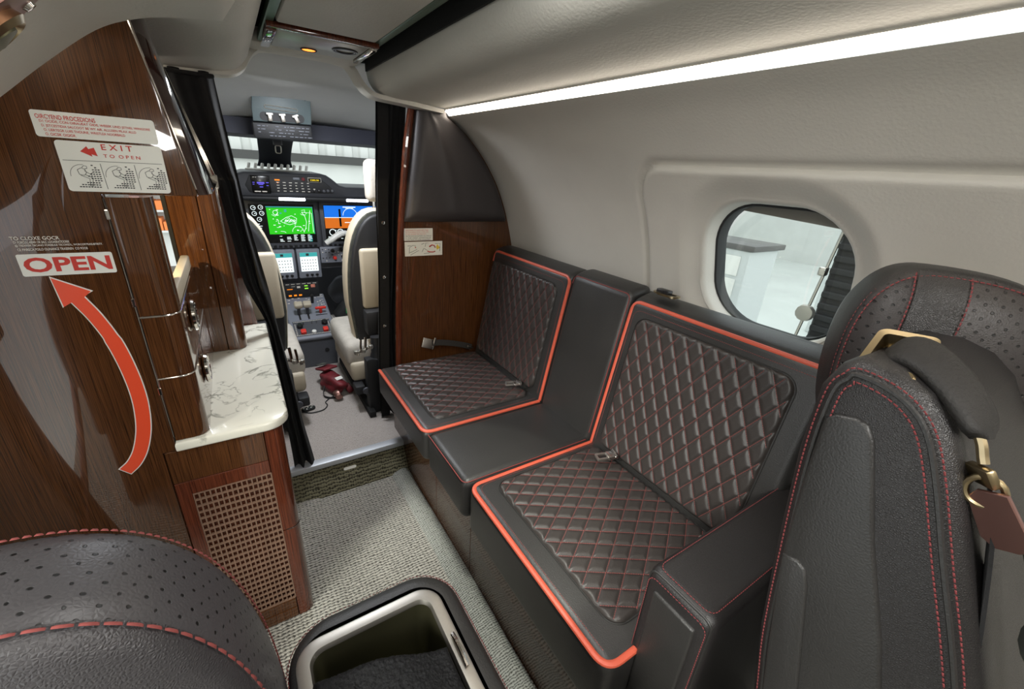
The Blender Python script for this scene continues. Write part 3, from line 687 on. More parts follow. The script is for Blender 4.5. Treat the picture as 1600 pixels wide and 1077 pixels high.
def arc_path(pts, r, n=8):
    """polyline with its corners rounded by r"""
    P = [Vector(p) for p in pts]; out = [P[0]]
    for a, b, c_ in zip(P, P[1:], P[2:]):
        u_, v_ = (a-b).normalized(), (c_-b).normalized()
        for k in range(n+1):
            t = k/n; out.append((b+u_*r)*(1-t)**2+b*2*t*(1-t)+(b+v_*r)*t*t)
    out.append(P[-1])
    res = []
    for a, b in zip(out, out[1:]):
        m = max(1, int((b-a).length/.03))
        res += [a+(b-a)*i/m for i in range(m)]
    return res+[out[-1]]
dv_ = thing('divan', 'black leather side-facing divan with diamond quilting and orange piping', 'sofa', (.72, .95, .004))
ZS, XF, XC = .455, .418, .865
BV = Vector((.085, 0, .475)).normalized(); BN = Vector((-.475, 0, .085)).normalized(); BO = Vector((.865, 0, .455))
def bk(y, v, h=0): return Vector((BO.x, y, BO.z))+BV*v+BN*h
BM = frame(BO, (0, -1, 0), BV)            # local x = -Y, y = up the back, z = out of the back
def seat_cushion(name, y0, y1, zb, xf=XF):
    return ob(name, MB().box(xf, .90, y0, y1, zb, ZS, .024, 5), 'leather', dv_)
def back_cushion(name, y0, y1, top=.487):
    pr = [(-.02, 0), (top-.004, 0), (top+.020, -.05), (top+.026, -.092), (-.02, -.125)]
    bm = bmesh.new(); a = [bm.verts.new((-y1, p, q)) for p, q in pr]; b = [bm.verts.new((-y0, p, q)) for p, q in pr]
    bm.faces.new(a); bm.faces.new(b[::-1])
    for i in range(5): bm.faces.new((a[i], b[i], b[(i+1) % 5], a[(i+1) % 5]))
    bmesh.ops.recalc_face_normals(bm, faces=bm.faces[:]); bmesh.ops.bevel(bm, geom=bm.edges[:], offset=.02, segments=4, profile=.5, affect='EDGES')
    return ob(name, MB().bm(bm, BM), 'leather', dv_)
# seats
s1 = seat_cushion('seat_cushion', 1.078, 1.605, .332, XF-.014); s2 = seat_cushion('centre_seat_cushion', .803, 1.072, .318, XF-.006); s3 = seat_cushion('seat_cushion', .262, .797, .300, XF+.004)
quilt(s1, (.462, 1.587, ZS), (0, -1, 0), (1, 0, 0), .458, .393, dv=.070)
quilt(s3, (.488, .762, ZS), (0, -1, 0), (1, 0, 0), .452, .372, dv=.070)
def pipe(path, parent, r=.0068, m='piping_orange', name='orange_piping', flat=.8, nrm=None): return ob(name, MB().tube(path, r, 10, flat=flat, nrm=nrm), m, parent)
nS = (-.6, 0, .8)
pipe(arc_path([(XF-.0095, 1.590, ZS-.006), (XF-.0095, 1.0835, ZS-.006), (.868, 1.0835, ZS-.006)], .035), s1)
pipe(arc_path([(.868, .7915, ZS-.006), (XF+.0085, .7915, ZS-.006), (XF+.0085, .267, ZS-.006), (.50, .267, ZS-.006)], .035), s3)
pipe(arc_path([(XF-.0035, 1.066, ZS-.004), (XF-.0035, .809, ZS-.004), (.86, .809, ZS-.004)], .02), s2, .0014, 'piping_thin', name='thin_piping')
st = MB()
stitches(st, arc_path([(XF+.006, 1.585, ZS), (XF+.006, 1.0985, ZS), (.862, 1.0985, ZS)], .03), (0, 0, 1), .005, .0034, .0006); ob('edge_stitching', st, 'thread_red', s1, recalc=False, kind='stuff')
st = MB(); stitches(st, arc_path([(.862, .7765, ZS), (XF+.0245, .7765, ZS), (XF+.0245, .29, ZS)], .03), (0, 0, 1), .005, .0034, .0006); ob('edge_stitching', st, 'thread_red', s3, recalc=False, kind='stuff')
# backs
b1 = back_cushion('back_cushion', 1.077, 1.612); b2 = back_cushion('centre_back_cushion', .803, 1.071, .497); b3 = back_cushion('back_cushion', .262, .797)
quilt(b1, bk(1.592, .018), (0, -1, 0), BV, .460, .418); quilt(b3, bk(.755, .018), (0, -1, 0), BV, .438, .420)
pipe(arc_path([bk(1.600, .43, -.003), bk(1.600, .475, -.006), bk(1.083, .475, -.006), bk(1.083, .0, -.006)], .03), b1, nrm=BN)
pipe(arc_path([bk(.791, .0, -.006), bk(.791, .475, -.006), bk(.266, .475, -.006)], .03), b3, nrm=BN)
pipe(arc_path([bk(1.064, .46, -.0015), bk(1.064, .489, -.004), bk(.810, .489, -.004), bk(.810, .02, -.003)], .02), b2, .0014, 'piping_thin', name='thin_piping', nrm=BN)
for b_, pth in ((b1, [bk(1.583, .455, .0), bk(1.0985, .455, .0), bk(1.0985, .02, 0)]), (b3, [bk(.776, .02, 0), bk(.776, .455, 0), bk(.285, .455, 0)])):
    st = MB(); stitches(st, arc_path(pth, .03), BN, .005, .0034, .0006); ob('edge_stitching', st, 'thread_red', b_, recalc=False, kind='stuff')
# filler shelf behind the backs, base boards
mb = MB(); mb.grid(2, 12, lambda u, v: ((1.0 if u < .5 else wallx(.93, .25+1.36*v)-.004), .25+1.36*v, .925)); ob('back_shelf', mb, 'leather', dv_)
ob('base_frame', MB().box(.482, .98, .262, 1.64, .002, .335), 'dark_gap', dv_)
for a, b in ((1.144, 1.64), (.868, 1.142), (.262, .866)):
    ob('base_board', MB().box(.473, .483, a, b, .006, .338, .001, 1), 'wood_dark', dv_)
# end arm
ARM = MB().box(.500, .960, .160, .284, .004, .650, .020, 5)
ar = ob('end_arm', ARM, 'leather_grain', dv_)
st = MB(); stitches(st, arc_path([(.93, .272, .6505), (.512, .272, .6505), (.512, .172, .6505), (.93, .172, .6505)], .018), (0, 0, 1), .0055, .004, .0007)
stitches(st, arc_path([(.4995, .168, .42), (.4995, .168, .636), (.4995, .276, .636), (.4995, .276, .42)], .018), (-1, 0, 0), .0055, .004, .0007)
ob('arm_stitching', st, 'thread_dark', ar, recalc=False, kind='stuff')
ob('arm_panel', MB().box(.494, .505, .182, .262, .08, .615, .005, 3), 'leather', ar)
ob('seam_welt', MB().tube(arc_path([(.506, .279, .35), (.506, .279, .644), (.506, .165, .644), (.506, .165, .35)], .018), .0022, 6), 'leather', ar)
# seat belt hardware
def bx(mb, c_, ex, ey, a, b, t, r=.002): return mb.box(-a/2, a/2, -b/2, b/2, -t/2, t/2, r, 2, frame(c_, ex, ey))
def buckle(name, label, c_, ex, ey, strap=None):
    t = thing(name, label, 'seat belt', c_, 'divan seat belts'); c_ = Vector(c_); m = frame(c_, ex, ey)
    mb = MB(); pts = rrect(.040, .030, .006, 4); inn = rrect(.026, .016, .003, 4); n = len(pts)
    V = [m @ Vector((x, y, z)) for z in (-.0025, .0025) for L_ in (pts, inn) for x, y in L_]
    F = []
    for i in range(n):
        j = (i+1) % n; F += [(i, j, n+j, n+i), (2*n+i, 2*n+j, 3*n+j, 3*n+i), (i, j, 2*n+j, 2*n+i), (n+i, n+j, 3*n+j, 3*n+i)]
    mb.add(V, F); ob('buckle_frame', mb, 'steel_brushed', t)
    mb = MB(); mb.box(.014, .046, -.016, .016, -.006, .006, .003, 2, m); ob('buckle_body', mb, 'chrome', t)
    mb = MB(); mb.tube([m @ Vector((.040, -.018, .004)), m @ Vector((.040, .018, .004))], .0045, 8); ob('latch_bar', mb, 'chrome', t)
    if strap: ob('webbing', MB().ribbon(cat(strap, 5), (0, 0, 1) if abs(Vector(strap[1]).y-Vector(strap[0]).y) > .2 else (0, 1, .3), .030, .003), 'strap', t)
    return t
buckle('seat_belt', 'steel lap belt buckle lying on far quilted seat near centre cushion', (.812, 1.205, .480), (.8, -.5, .12), (.5, .8, 0), [(.85, 1.185, .478), (.87, 1.175, .472), (.90, 1.17, .46)])
buckle('seat_belt', 'steel lap belt buckle on near quilted seat beside centre cushion', (.815, .690, .480), (.85, -.35, .1), (.35, .85, 0), [(.855, .675, .478), (.875, .668, .472), (.90, .66, .46)])
buckle('seat_belt', 'small belt buckle tucked between near seat and end arm', (.822, .338, .478), (.85, -.35, .1), (.35, .85, 0))
t = thing('seat_belt', 'black lap belt with steel tongue propped against wooden partition', 'seat belt', (.72, 1.62, .47), 'divan seat belts')
ob('tongue', MB().box(-.026, .026, -.022, .022, -.004, .004, .003, 2, frame((.640, 1.635, .515), (.9, 0, -.35), (.3, .25, .8))), 'steel_brushed', t)
ob('tongue_bar', MB().tube([(.662, 1.632, .485), (.676, 1.628, .540)], .005, 8), 'chrome', t)
ob('webbing', MB().ribbon(cat([(.66, 1.632, .515), (.70, 1.628, .512), (.76, 1.622, .500), (.82, 1.615, .482), (.85, 1.612, .470)], 5), (0, .4, .9), .026, .004), 'strap', t)
ob('hook', MB().box(-.016, .016, -.006, .006, -.005, .005, .002, 2, frame((.835, 1.600, .478), (.8, 0, -.4), (0, 1, 0))), 'chrome', t)
# belt guide let into the top of the near back
t = thing('belt_guide', 'oval bronze belt guide with black webbing on top of near back cushion', 'belt guide', (.99, .715, .955))
g = frame((.992, .715, .957), (0, 1, 0), (-1, 0, .06)); 
ring = []
pts = rrect(.082, .040, .0198, 8); inn = rrect(.062, .022, .0108, 8); n = len(pts); mb = MB()
V = [g @ Vector((x, y, z)) for z, L_ in ((0, pts), (.004, pts), (.004, inn), (-.004, inn)) for x, y in L_]
mb.add(V, [(a*n+i, a*n+(i+1) % n, (a+1)*n+(i+1) % n, (a+1)*n+i) for a in range(3) for i in range(n)]); ob('bezel', mb, 'bronze', t)
ob('slot', MB().add([g @ Vector((x, y, .001)) for x, y in inn], [tuple(range(n))]), 'dark_gap', t, recalc=False)
ob('webbing', MB().box(-.020, .020, -.012, .012, -.004, .010, .003, 2, g @ Matrix.Translation((.008, .002, .004))), 'knob_black', t)
# ================================================================== CLUB SEATS
def set_uv(o, f):
    me = o.data; uv = me.uv_layers.new(name='UVMap')
    for l in me.loops: uv.data[l.index].uv = f(me.vertices[l.vertex_index].co)
rs = thing('club_seat', 'black leather aft-facing club seat with side panel and perforated headrest at right', 'seat', (.75, .03, .05))
RS = [(.128, 1.100), (.143, 1.086), (.153, 1.058), (.151, .978), (.137, .852), (.118, .71), (.097, .607), (.05, .36), (.03, .10), (-.24, .10), (-.22, .36), (-.12, .66), (-.049, .846), (-.007, .945), (.025, 1.022), (.046, 1.063), (.069, 1.086), (.097, 1.098)]
bod = ob('backrest', MB().prism(RS, 'x', .500, .985, .022, 5), 'leather_grain', rs, ang=60)
IN = [(.134, 1.018), (.133, 1.030), (.126, 1.038), (.108, 1.043), (.098, 1.040), (.089, 1.026), (.055, .923), (.016, .824), (-.07, .56), (-.10, .40), (.035, .40), (.075, .60), (.100, .73), (.123, .86), (.131, .95)]
ob('side_panel', MB().prism(IN, 'x', .4955, .51, .004, 3), 'leather', rs, ang=60)
LP = [(.120, .846), (.104, .851), (.094, .845), (.086, .825), (.052, .68), (.02, .5), (.055, .5), (.095, .70)]
ob('lower_side_panel', MB().prism(LP, 'x', .4915, .51, .003, 3), 'leather', rs, ang=60)
def off(poly, d):
    P = [Vector((0, a, b)) for a, b in poly]; out = []
    for i, p in enumerate(P):
        t = (P[(i+1) % len(P)]-P[i-1]).normalized(); q = Vector((0, t.z, -t.y)); out.append(p+q*d)
    return out
st = MB()
for d, x in ((.0235, .4995), (.010, .5025)):
    pth = [Vector((x, p.y, p.z)) for p in off(RS, d if off(RS, d)[0].z < 1.1 else -d)]
    pth = [p for p in pth if p.z > .3]; k = [i for i, p in enumerate(pth)]
    a = pth[:8]; b = pth[8:]; stitches(st, cat(b+a, 6), (-1, 0, 0), .0056, .0042, .0008, .0008)
ob('double_stitching', st, 'thread_dark', bod, recalc=False, kind='stuff')
wp = [Vector((.5008, p.y, p.z)) for p in off(RS, .0165 if off(RS, .0165)[0].z < 1.1 else -.0165) if p.z > .3]
ob('side_welt', MB().tube(cat(wp[8:]+wp[:8], 5), .0026, 6), 'leather', bod)
# metal belt guide set in the shoulder
g = frame((.548, .112, 1.1000), (0, -1, .10), (.84, 0, .54)); pts = rrect(.050, .070, .008, 5); inn = rrect(.036, .054, .005, 5); n = len(pts); mb = MB()
mb.add([g @ Vector((x, y, z)) for z, L_ in ((-.012, pts), (.003, pts), (.004, inn), (-.014, inn)) for x, y in L_], [(a*n+i, a*n+(i+1) % n, (a+1)*n+(i+1) % n, (a+1)*n+i) for a in range(3) for i in range(n)]+[tuple(3*n+i for i in range(n))])
bg = ob('shoulder_belt_guide', mb, 'bronze', rs)
ob('rivet', MB().lathe([(.0, 0), (.007, .001), (.008, .004), (.006, .006), (.001, .0065)], 14, g @ Matrix.Translation((.018, -.030, .003))), 'bronze', bg)
# headrest: domed half-round slab facing the aisle
HO = Vector((.752, .150, 1.045)); HE = Vector((.50, -.866, 0)); HU = Vector((.06, .05, 1)); HM = frame(HO, HE, HU)
def hout(a, k):
    hw = .165; e = 2.5; c_, s_ = math.cos(a), math.sin(a)
    x = hw*(1 if c_ > 0 else .46)*math.copysign(abs(c_)**(2/e), c_); y = .125*math.copysign(abs(s_)**(2/e), s_) if s_ > 0 else .16*s_
    return x*k, y*k
def hz(x, k): return .034*(1-k**5)+.02-.55*x*x*(1 if x < 0 else .5)
mb = MB(); NA, KS = 72, [0.02, .2, .4, .6, .75, .85, .92, .96]
for k in KS:
    for i in range(NA):
        x, y = hout(2*math.pi*i/NA, k); mb.v.append(tuple(HM @ Vector((x, y, hz(x, k)))))
for a in range(len(KS)-1):
    for i in range(NA): mb.f.append((a*NA+i, a*NA+(i+1) % NA, (a+1)*NA+(i+1) % NA, (a+1)*NA+i))
mb.f.append(tuple(range(NA)))
hr = ob('headrest', mb, 'perforated', rs, ang=180); IM = HM.inverted(); set_uv(hr, lambda co: (IM @ co).xy)
mb = MB(); prof = [(.958, .0), (.985, -.004), (1.0, -.014), (1.02, -.035), (1.02, -.07), (.95, -.10), (.6, -.115), (.02, -.118)]
for k, dz in prof:
    for i in range(NA):
        x, y = hout(2*math.pi*i/NA, k); mb.v.append(tuple(HM @ Vector((x, y, hz(x, min(.96, k))*(1 if k > .9 else .5)+dz))))
for a in range(len(prof)-1):
    for i in range(NA): mb.f.append((a*NA+i, a*NA+(i+1) % NA, (a+1)*NA+(i+1) % NA, (a+1)*NA+i))
ob('headrest_rim', mb, 'leather_grain', hr, ang=180)
def surf(x, y, l=.0015):
    k = 0
    a = math.atan2(y if y < 0 else y/.125*.165, x); lo = 0; hi = 1
    for _ in range(20):
        m_ = (lo+hi)/2; 
        best = min((math.hypot(*hout(2*math.pi*i/NA, m_)) for i in (0,)), default=0)
        hw, hh = .165*(1 if x > 0 else .46)*m_, (.125 if y > 0 else .16)*m_
        ins = (abs(x)/hw)**2.5+(abs(y)/hh)**(2.5 if y > 0 else 2) if m_ > 0 else 9
        if ins > 1: lo = m_
        else: hi = m_
    return HM @ Vector((x, y, hz(x, min(hi, .96))+l))
mb = MB(); mb.grid(7, 24, lambda u, v: tuple(surf(-.024+.048*u-.01*(1-v), -.12+.2405*v, .0022))); ob('centre_strip', mb, 'leather_grain', hr, ang=180)
st = MB()
for x0 in (-.0265, .0265): stitches(st, [surf(x0-.01*(1-i/30), -.12+.239*i/30, .0018) for i in range(31)], HM.to_3x3() @ Vector((0, 0, 1)), .0058, .0044, .0008)
for k in (.93, .975): stitches(st, [HM @ Vector((*hout(math.pi*(i/60*1.3-.15), k), hz(hout(math.pi*(i/60*1.3-.15), k)[0], k)+(.0012 if k < .95 else -.002))) for i in range(61)], HM.to_3x3() @ Vector((0, 0, 1)), .0058, .0044, .0008)
ob('headrest_stitching', st, 'thread_dark', hr, recalc=False, kind='stuff')
# shoulder belt over the seat
sb = thing('shoulder_belt', 'dark shoulder belt with bronze hook and rose metal plate hanging on right seat', 'seat belt', (.54, .06, 1.09))
pth = cat([(.560, .118, 1.098), (.553, .104, 1.108), (.546, .085, 1.106), (.538, .060, 1.092), (.531, .040, 1.074), (.527, .030, 1.058)], 5)
mb = MB(); ns = len(pth)
def beltsec(u, v):
    i = round(v*(ns-1)); p = pth[i]; t = (pth[min(i+1, ns-1)]-pth[max(i-1, 0)]).normalized(); wd = Vector((.85, .1, .45)); wd = (wd-t*wd.dot(t)).normalized(); k = t.cross(wd)
    a = 2*math.pi*u; e = min(1, min(v, 1-v)*9+.25); return p+wd*.021*e*math.copysign(abs(math.cos(a))**.6, math.cos(a))-k*.0075*math.copysign(abs(math.sin(a))**.7, math.sin(a))
mb.grid(16, ns, beltsec, closeu=True); ob('belt_sleeve', mb, 'strap', sb, ang=80)
ob('hook', MB().tube(cat([(.524, .034, 1.064), (.522, .028, 1.055), (.521, .024, 1.046), (.520, .021, 1.040)], 4), .0042, 8), 'bronze', sb)
ob('swivel', MB().box(-.009, .009, -.012, .012, -.004, .004, .002, 2, frame((.519, .018, 1.030), (.2, -.5, -.8), (.6, .6, -.2))), 'bronze', sb)
lp = [(.516, .012+.012*math.cos(a), 1.018+.014*math.sin(a)) for a in [2*math.pi*i/16 for i in range(16)]]
ob('loop', MB().tube(lp, .0028, 8, closed=True), 'bronze', sb)
pl = frame((.515, -.004, .998), (.1, -.55, -.83), (.3, .83, -.5)); pts = [(-.026, -.014), (.022, -.017), (.027, -.006), (.027, .010), (.018, .017), (-.02, .015), (-.028, .006)]; inn = [(.0+x, y) for x, y in rrect(.026, .010, .0045, 3)]
mb = MB().prism([(x, y) for x, y in pts], 'z', -.002, .002, .0008, 1, pl); lpz = ob('latch_plate', mb, 'rose_metal', sb)
ob('slot', MB().prism([(x+.003, y) for x, y in inn], 'z', .0021, .0026, 0, 1, pl), 'dark_gap', lpz)
ob('slot_rim', MB().tube([pl @ Vector((x+.003, y, .003)) for x, y in inn], .0012, 6, closed=True), 'bronze', lpz)
ob('webbing', MB().ribbon(cat([(.528, .012, 1.02), (.532, .0, .99), (.533, -.02, .92), (.532, -.05, .80), (.53, -.09, .6)], 5), (.9, .2, 0), .030, .003), 'curtain', sb)
mb = MB(); mb.grid(10, 40, lambda u, v: (.565-.03*math.sin(math.pi*u)+.005*math.sin(v*38+u*6)*math.sin(u*7+v*9), -.024-.045*u-.14*v+.006*math.sin(v*31+u*5), .978-.42*v)); ob('seat_pad', mb, 'suede_grey', rs, ang=120, label='grey suede pad at the front edge')
# seat at lower left, seen from above and behind
ls = thing('club_seat', 'black leather club seat at lower left showing top of its perforated headrest', 'seat', (-.33, .4, .05))
def arch(a):
    p = 2.9; c_, s_ = math.cos(a), math.sin(a); return -.270+.230*math.copysign(abs(c_)**(2/p), c_), .50+.430*abs(s_)**(2/p)
def lsec(prof, na=90):
    mb = MB()
    for (y, ins) in prof:
        for i in range(na):
            x, z = arch(math.pi*(i/(na-1))); d = Vector((-.270-x, 0, .50-z)); d.normalize(); mb.v.append((x+d.x*ins, y+.02*(x+.270), z+d.z*ins))
    for a in range(len(prof)-1):
        for i in range(na-1): mb.f.append((a*na+i, a*na+i+1, (a+1)*na+i+1, (a+1)*na+i))
    return mb
FARP = [(.475, .14), (.472, .06), (.462, .018), (.450, .005), (.43, .0), (.41, -.001), (.39, -.001), (.372, .0), (.360, .002), (.353, .005)]
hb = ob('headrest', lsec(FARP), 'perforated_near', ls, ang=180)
import functools
acc = [0.0]; PA = [arch(math.pi*i/400) for i in range(401)]
for a, b in zip(PA, PA[1:]): acc.append(acc[-1]+math.dist(a, b))
def uvl(co):
    j = min(range(0, 401, 2), key=lambda i: (PA[i][0]-co.x)**2+(PA[i][1]-co.z)**2); return (acc[j], co.y)
me = hb.data; uv = me.uv_layers.new(name='UVMap'); cache = {v.index: uvl(v.co) for v in me.vertices}
for l in me.loops: uv.data[l.index].uv = cache[l.vertex_index]
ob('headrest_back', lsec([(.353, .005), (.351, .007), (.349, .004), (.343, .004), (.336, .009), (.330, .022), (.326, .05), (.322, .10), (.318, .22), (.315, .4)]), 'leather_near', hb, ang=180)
st = MB()
def lpt(i, y, ins):
    x, z = arch(math.pi*i/120); d = Vector((-.270-x, 0, .50-z)).normalized(); return Vector((x+d.x*ins, y+.02*(x+.270), z+d.z*ins))
stitches(st, [lpt(i, .3455, .002) for i in range(2, 119)], lambda c_: (c_.x+.270, 0, c_.z-.5), .0150, .0125, .0013, .0006)
stitches(st, [lpt(i, .452, .004) for i in range(2, 119)], lambda c_: (c_.x+.270, .2, c_.z-.5), .0072, .0060, .0011, .0006)
ob('headrest_stitching', st, 'thread_red', hb, recalc=False, kind='stuff')
ob('backrest', MB().box(-.48, -.07, .335, .455, .30, .62, .03, 4), 'leather_grain', ls)
ob('seat_base', MB().box(-.44, -.12, .30, .46, .014, .32, .02, 3), 'leather', ls)
# ---- leather console with a metal lined bin
cn = thing('armrest_console', 'black leather armrest console with brushed metal rimmed open bin', 'console', (.09, .28, .0))
CC = (.088, .272)
def loops(rows, n=8):
    mb = MB()
    for (cx_, cy_, w_, h_, r, z) in rows: mb.v += [(cx_+p, cy_+q, z) for p, q in rrect(w_, h_, r, n)]
    m_ = 4*(n+1)
    for a in range(len(rows)-1):
        for i in range(m_): mb.f.append((a*m_+i, a*m_+(i+1) % m_, (a+1)*m_+(i+1) % m_, (a+1)*m_+i))
    return mb, m_
x_, y_ = CC
mb, m_ = loops([(x_, y_, .245, .44, .06, .012), (x_, y_, .250, .45, .065, .40), (x_+.001, y_, .258, .462, .07, .55), (x_+.001, y_, .258, .462, .07, .575), (x_, y_, .250, .452, .066, .592), (x_-.002, y_, .236, .436, .06, .601), (x_-.006, y_, .216, .40, .045, .602)])
cb = ob('console_body', mb, 'leather', cn, ang=80)
X2 = x_-.0095
mb, m_ = loops([(X2, y_, .214, .386, .036, .598), (X2, y_, .212, .384, .035, .6045), (X2, y_, .206, .378, .033, .606), (X2, y_, .178, .350, .022, .606), (X2, y_, .174, .346, .020, .602), (X2, y_, .172, .344, .020, .598)]); ob('metal_rim', mb, 'steel_brushed', cn, ang=40)
mb, m_ = loops([(X2, y_, .172, .344, .020, .599), (X2, y_, .166, .336, .018, .47), (X2, y_, .150, .320, .010, .462)]); mb.f.append(tuple(2*m_+i for i in range(m_))); ob('bin_liner', mb, 'bin_metal', cn, ang=40)
st = MB()
for k, (gw, z) in enumerate(((.251, .5925), (.2565, .584))): stitches(st, [(x_+p, y_+q, z) for p, q in rrect(gw, gw+.203, .067, 10)]+[(x_+gw/2, y_+(gw+.203)/2-.067, z)], lambda c_: (c_.x-x_, c_.y-y_, .1), .0056, .0042, .0007, .0006)
ob('rim_stitching', st, 'thread_dark', cb, recalc=False, kind='stuff')
ob('latch', MB().tube([(.176, .368-.05*i/8, .610+.004*math.sin(math.pi*i/8)) for i in range(9)], .0034, 8), 'chrome', cn)
mb = MB(); random.seed(3)
def fl_(u, v):
    x = -.014+.178*u; y = .06+(.345-.040*u+.006*math.sin(u*5))*v
    e = min(u, 1-u, 1-v); k = min(1, e/.07)
    return (x, y, .562+.070*math.sqrt(max(0, 1-(1-k)**2))+.0035*math.sin(x*60+y*25)+random.uniform(-.0016, .0016))
mb.grid(110, 150, fl_); tag(ob('fleece_throw', mb, 'fleece', ang=180), 'folded black fleece throw lying in the open console bin', 'throw')
# ================================================================== CURTAINS
def curtain(name, left, right, y0, amp, nf, label, extra=None):
    def f(u, v):
        l = left(v); r_ = right(v); return (l+(r_-l)*u, y0+amp*(.45+.55*v)*math.sin(u*nf*2*math.pi+.6*math.sin(v*5))+.006*math.sin(v*9+u*20), 0)
    return f
def lerp(pts):
    def g_(v):
        for a, b in zip(pts, pts[1:]):
            if a[0] <= v <= b[0]: t = (v-a[0])/(b[0]-a[0]); t = t*t*(3-2*t)*.5+t*.5; return a[1]+(b[1]-a[1])*t
        return pts[-1][1]
    return g_
L_, R_ = lerp([(0, -.115), (.17, -.065), (.205, -.030), (.42, -.012), (.55, .038), (1, .044)]), lerp([(0, .010), (.25, .030), (.5, .062), (.8, .095), (1, .120)])
fc = curtain('curtain', L_, R_, 1.590, .020, 2.2, '')
mb = MB(); mb.grid(90, 50, lambda u, v: (fc(u, v)[0], fc(u, v)[1]-.075*max(0, v-.35)*(1 if v < .6 else 1), 1.450-(1.450-.075-.02*math.sin(u*9))*v)); t = thing('curtain', 'black pleated curtain hanging beside the galley on the left', 'curtain', (.08, 1.54, .075), 'cockpit curtains'); ob('cloth', mb, 'curtain', t, ang=120)
ob('top_hem', MB().box(-.11, .012, 1.572, 1.600, 1.436, 1.445, .004, 2), 'curtain', t)
L_, R_ = lerp([(0, .498), (.3, .478), (1, .440)]), lerp([(0, .615), (.4, .56), (.7, .53), (1, .525)])
fc2 = curtain('curtain', L_, R_, 1.745, .018, 4, '')
mb = MB(); mb.grid(90, 50, lambda u, v: (*fc2(u, v)[:2], 1.468-(1.468-.135)*v)); t = thing('curtain', 'black pleated curtain with metal snaps beside the wooden partition', 'curtain', (.5, 1.745, .135), 'cockpit curtains'); ob('cloth', mb, 'curtain', t, ang=120)
mb = MB(); mb.grid(4, 30, lambda u, v: (L_(v)-.002+.040*u, 1.716, 1.462-(1.462-.14)*v)); mb.grid(4, 30, lambda u, v: (L_(v)-.002+.040*u, 1.720, 1.462-(1.462-.14)*v)); ob('edge_band', mb, 'curtain', t, ang=120)
for z in (1.03, .81, .595):
    ob('snap', MB().lathe([(.0005, .004), (.004, .004), (.0065, .002), (.007, 0)][::-1], 14, frame((L_((1.468-z)/1.333)+.016, 1.7155, z), (1, 0, 0), (0, 0, 1))), 'chrome', t)
# ================================================================== COCKPIT
YP = 2.80
ip = thing('instrument_panel', 'grey cockpit instrument panel with green map display and blue horizon display', 'panel', (.3, 2.9, .6))
ob('panel_board', MB().prism([(2.815, .615), (2.805, 1.04), (3.05, 1.05), (3.05, .60)], 'x', -.25, .98, .008, 2), 'grey_dark', ip)
# glareshield with raised centre hump
GS = [(-.25, 1.028), (-.25, 1.10), (-.05, 1.105), (-.01, 1.125), (.04, 1.155), (.07, 1.165), (.44, 1.172), (.47, 1.165), (.50, 1.145), (.535, 1.115), (.57, 1.106), (.98, 1.108), (.98, 1.05), (.55, 1.040)]
gs = ob('glareshield', MB().prism(GS, 'y', 2.70, 3.12, .012, 3), 'glare_black', ip, ang=50)
ob('hood_lip', MB().box(-.25, .98, 2.685, 2.76, 1.022, 1.048, .012, 3), 'black_plastic', ip)
ob('centre_fascia', MB().prism([(.085, 1.065), (.07, 1.10), (.095, 1.150), (.425, 1.156), (.49, 1.10), (.50, 1.070)], 'y', 2.694, 2.702, .003, 2), 'black_plastic', gs)
def quad(mb, x0, x1, z0, z1, y): mb.add([(x0, y, z0), (x1, y, z0), (x1, y, z1), (x0, y, z1)], [(0, 1, 2, 3)]); return mb
RF = 2.6925
rd = ob('standby_display', MB().box(.098, .185, 2.690, 2.696, 1.062, 1.148, .004, 2), 'scr_black', gs)
mb = MB()
for (a, b, c_, d) in ((.124, .158, 1.108, 1.116), (.130, .152, 1.102, 1.106), (.134, .150, 1.090, 1.094), (.104, .114, 1.112, 1.115), (.104, .112, 1.103, 1.106), (.166, .178, 1.112, 1.116), (.166, .176, 1.098, 1.101)): quad(mb, a, b, c_, d, 2.689)
ob('violet_readout', mb, 'scr_violet', rd, recalc=False)
mb = MB(); quad(mb, .108, .114, 1.138, 1.1405, 2.689); quad(mb, .118, .124, 1.138, 1.1405, 2.689); quad(mb, .108, .136, 1.067, 1.072, 2.689); quad(mb, .142, .165, 1.067, 1.072, 2.689); ob('readout_text', mb, 'ink_white', rd, recalc=False)
mb = MB()
for i in range(7):
    for j in range(4):
        x = .215+i*.030; z = 1.073+j*.0145
        if j < 2 or i < 6: quad(mb, x, x+random.uniform(.008, .016), z, z+.0032, RF)
ob('legend_marks', mb, 'ink_white', gs, recalc=False)
mb = MB(); quad(mb, .208, .232, 1.1265, 1.1335, RF-.0004); quad(mb, .219, .224, 1.114, 1.117, RF-.0004); ob('amber_readout', mb, 'scr_amber', gs, recalc=False)
w_ = ob('frequency_window', MB().box(.370, .440, 2.689, 2.696, 1.124, 1.150, .002, 1), 'steel_brushed', gs)
ob('window_glass', MB().box(.374, .436, 2.687, 2.690, 1.128, 1.146), 'scr_black', w_)
ob('yellow_digits', text_mesh('1280.90', fmx(.383, 1.1325, 2.6865), 'scr_yellow', .044, .008), 'scr_yellow', w_, recalc=False)
ob('red_button', MB().lathe([(.009, 0), (.009, .004), (.007, .006), (.001, .0065)], 16, frame((.348, 2.694, 1.139), (1, 0, 0), (0, 0, 1))), 'maroon', gs)
ob('grey_button', MB().box(.298, .330, 2.689, 2.696, 1.134, 1.146, .003, 2), 'grey_panel', gs)
for x in (.40, .425, .448, .470, .493): ob('knob', MB().lathe([(.0085, 0), (.0075, .009), (.006, .010), (.001, .0102)], 14, frame((x, 2.696, 1.080+.002*(x > .45)), (1, 0, 0), (0, 0, 1))), 'knob_black' if x < .44 else 'grey_dark', gs)
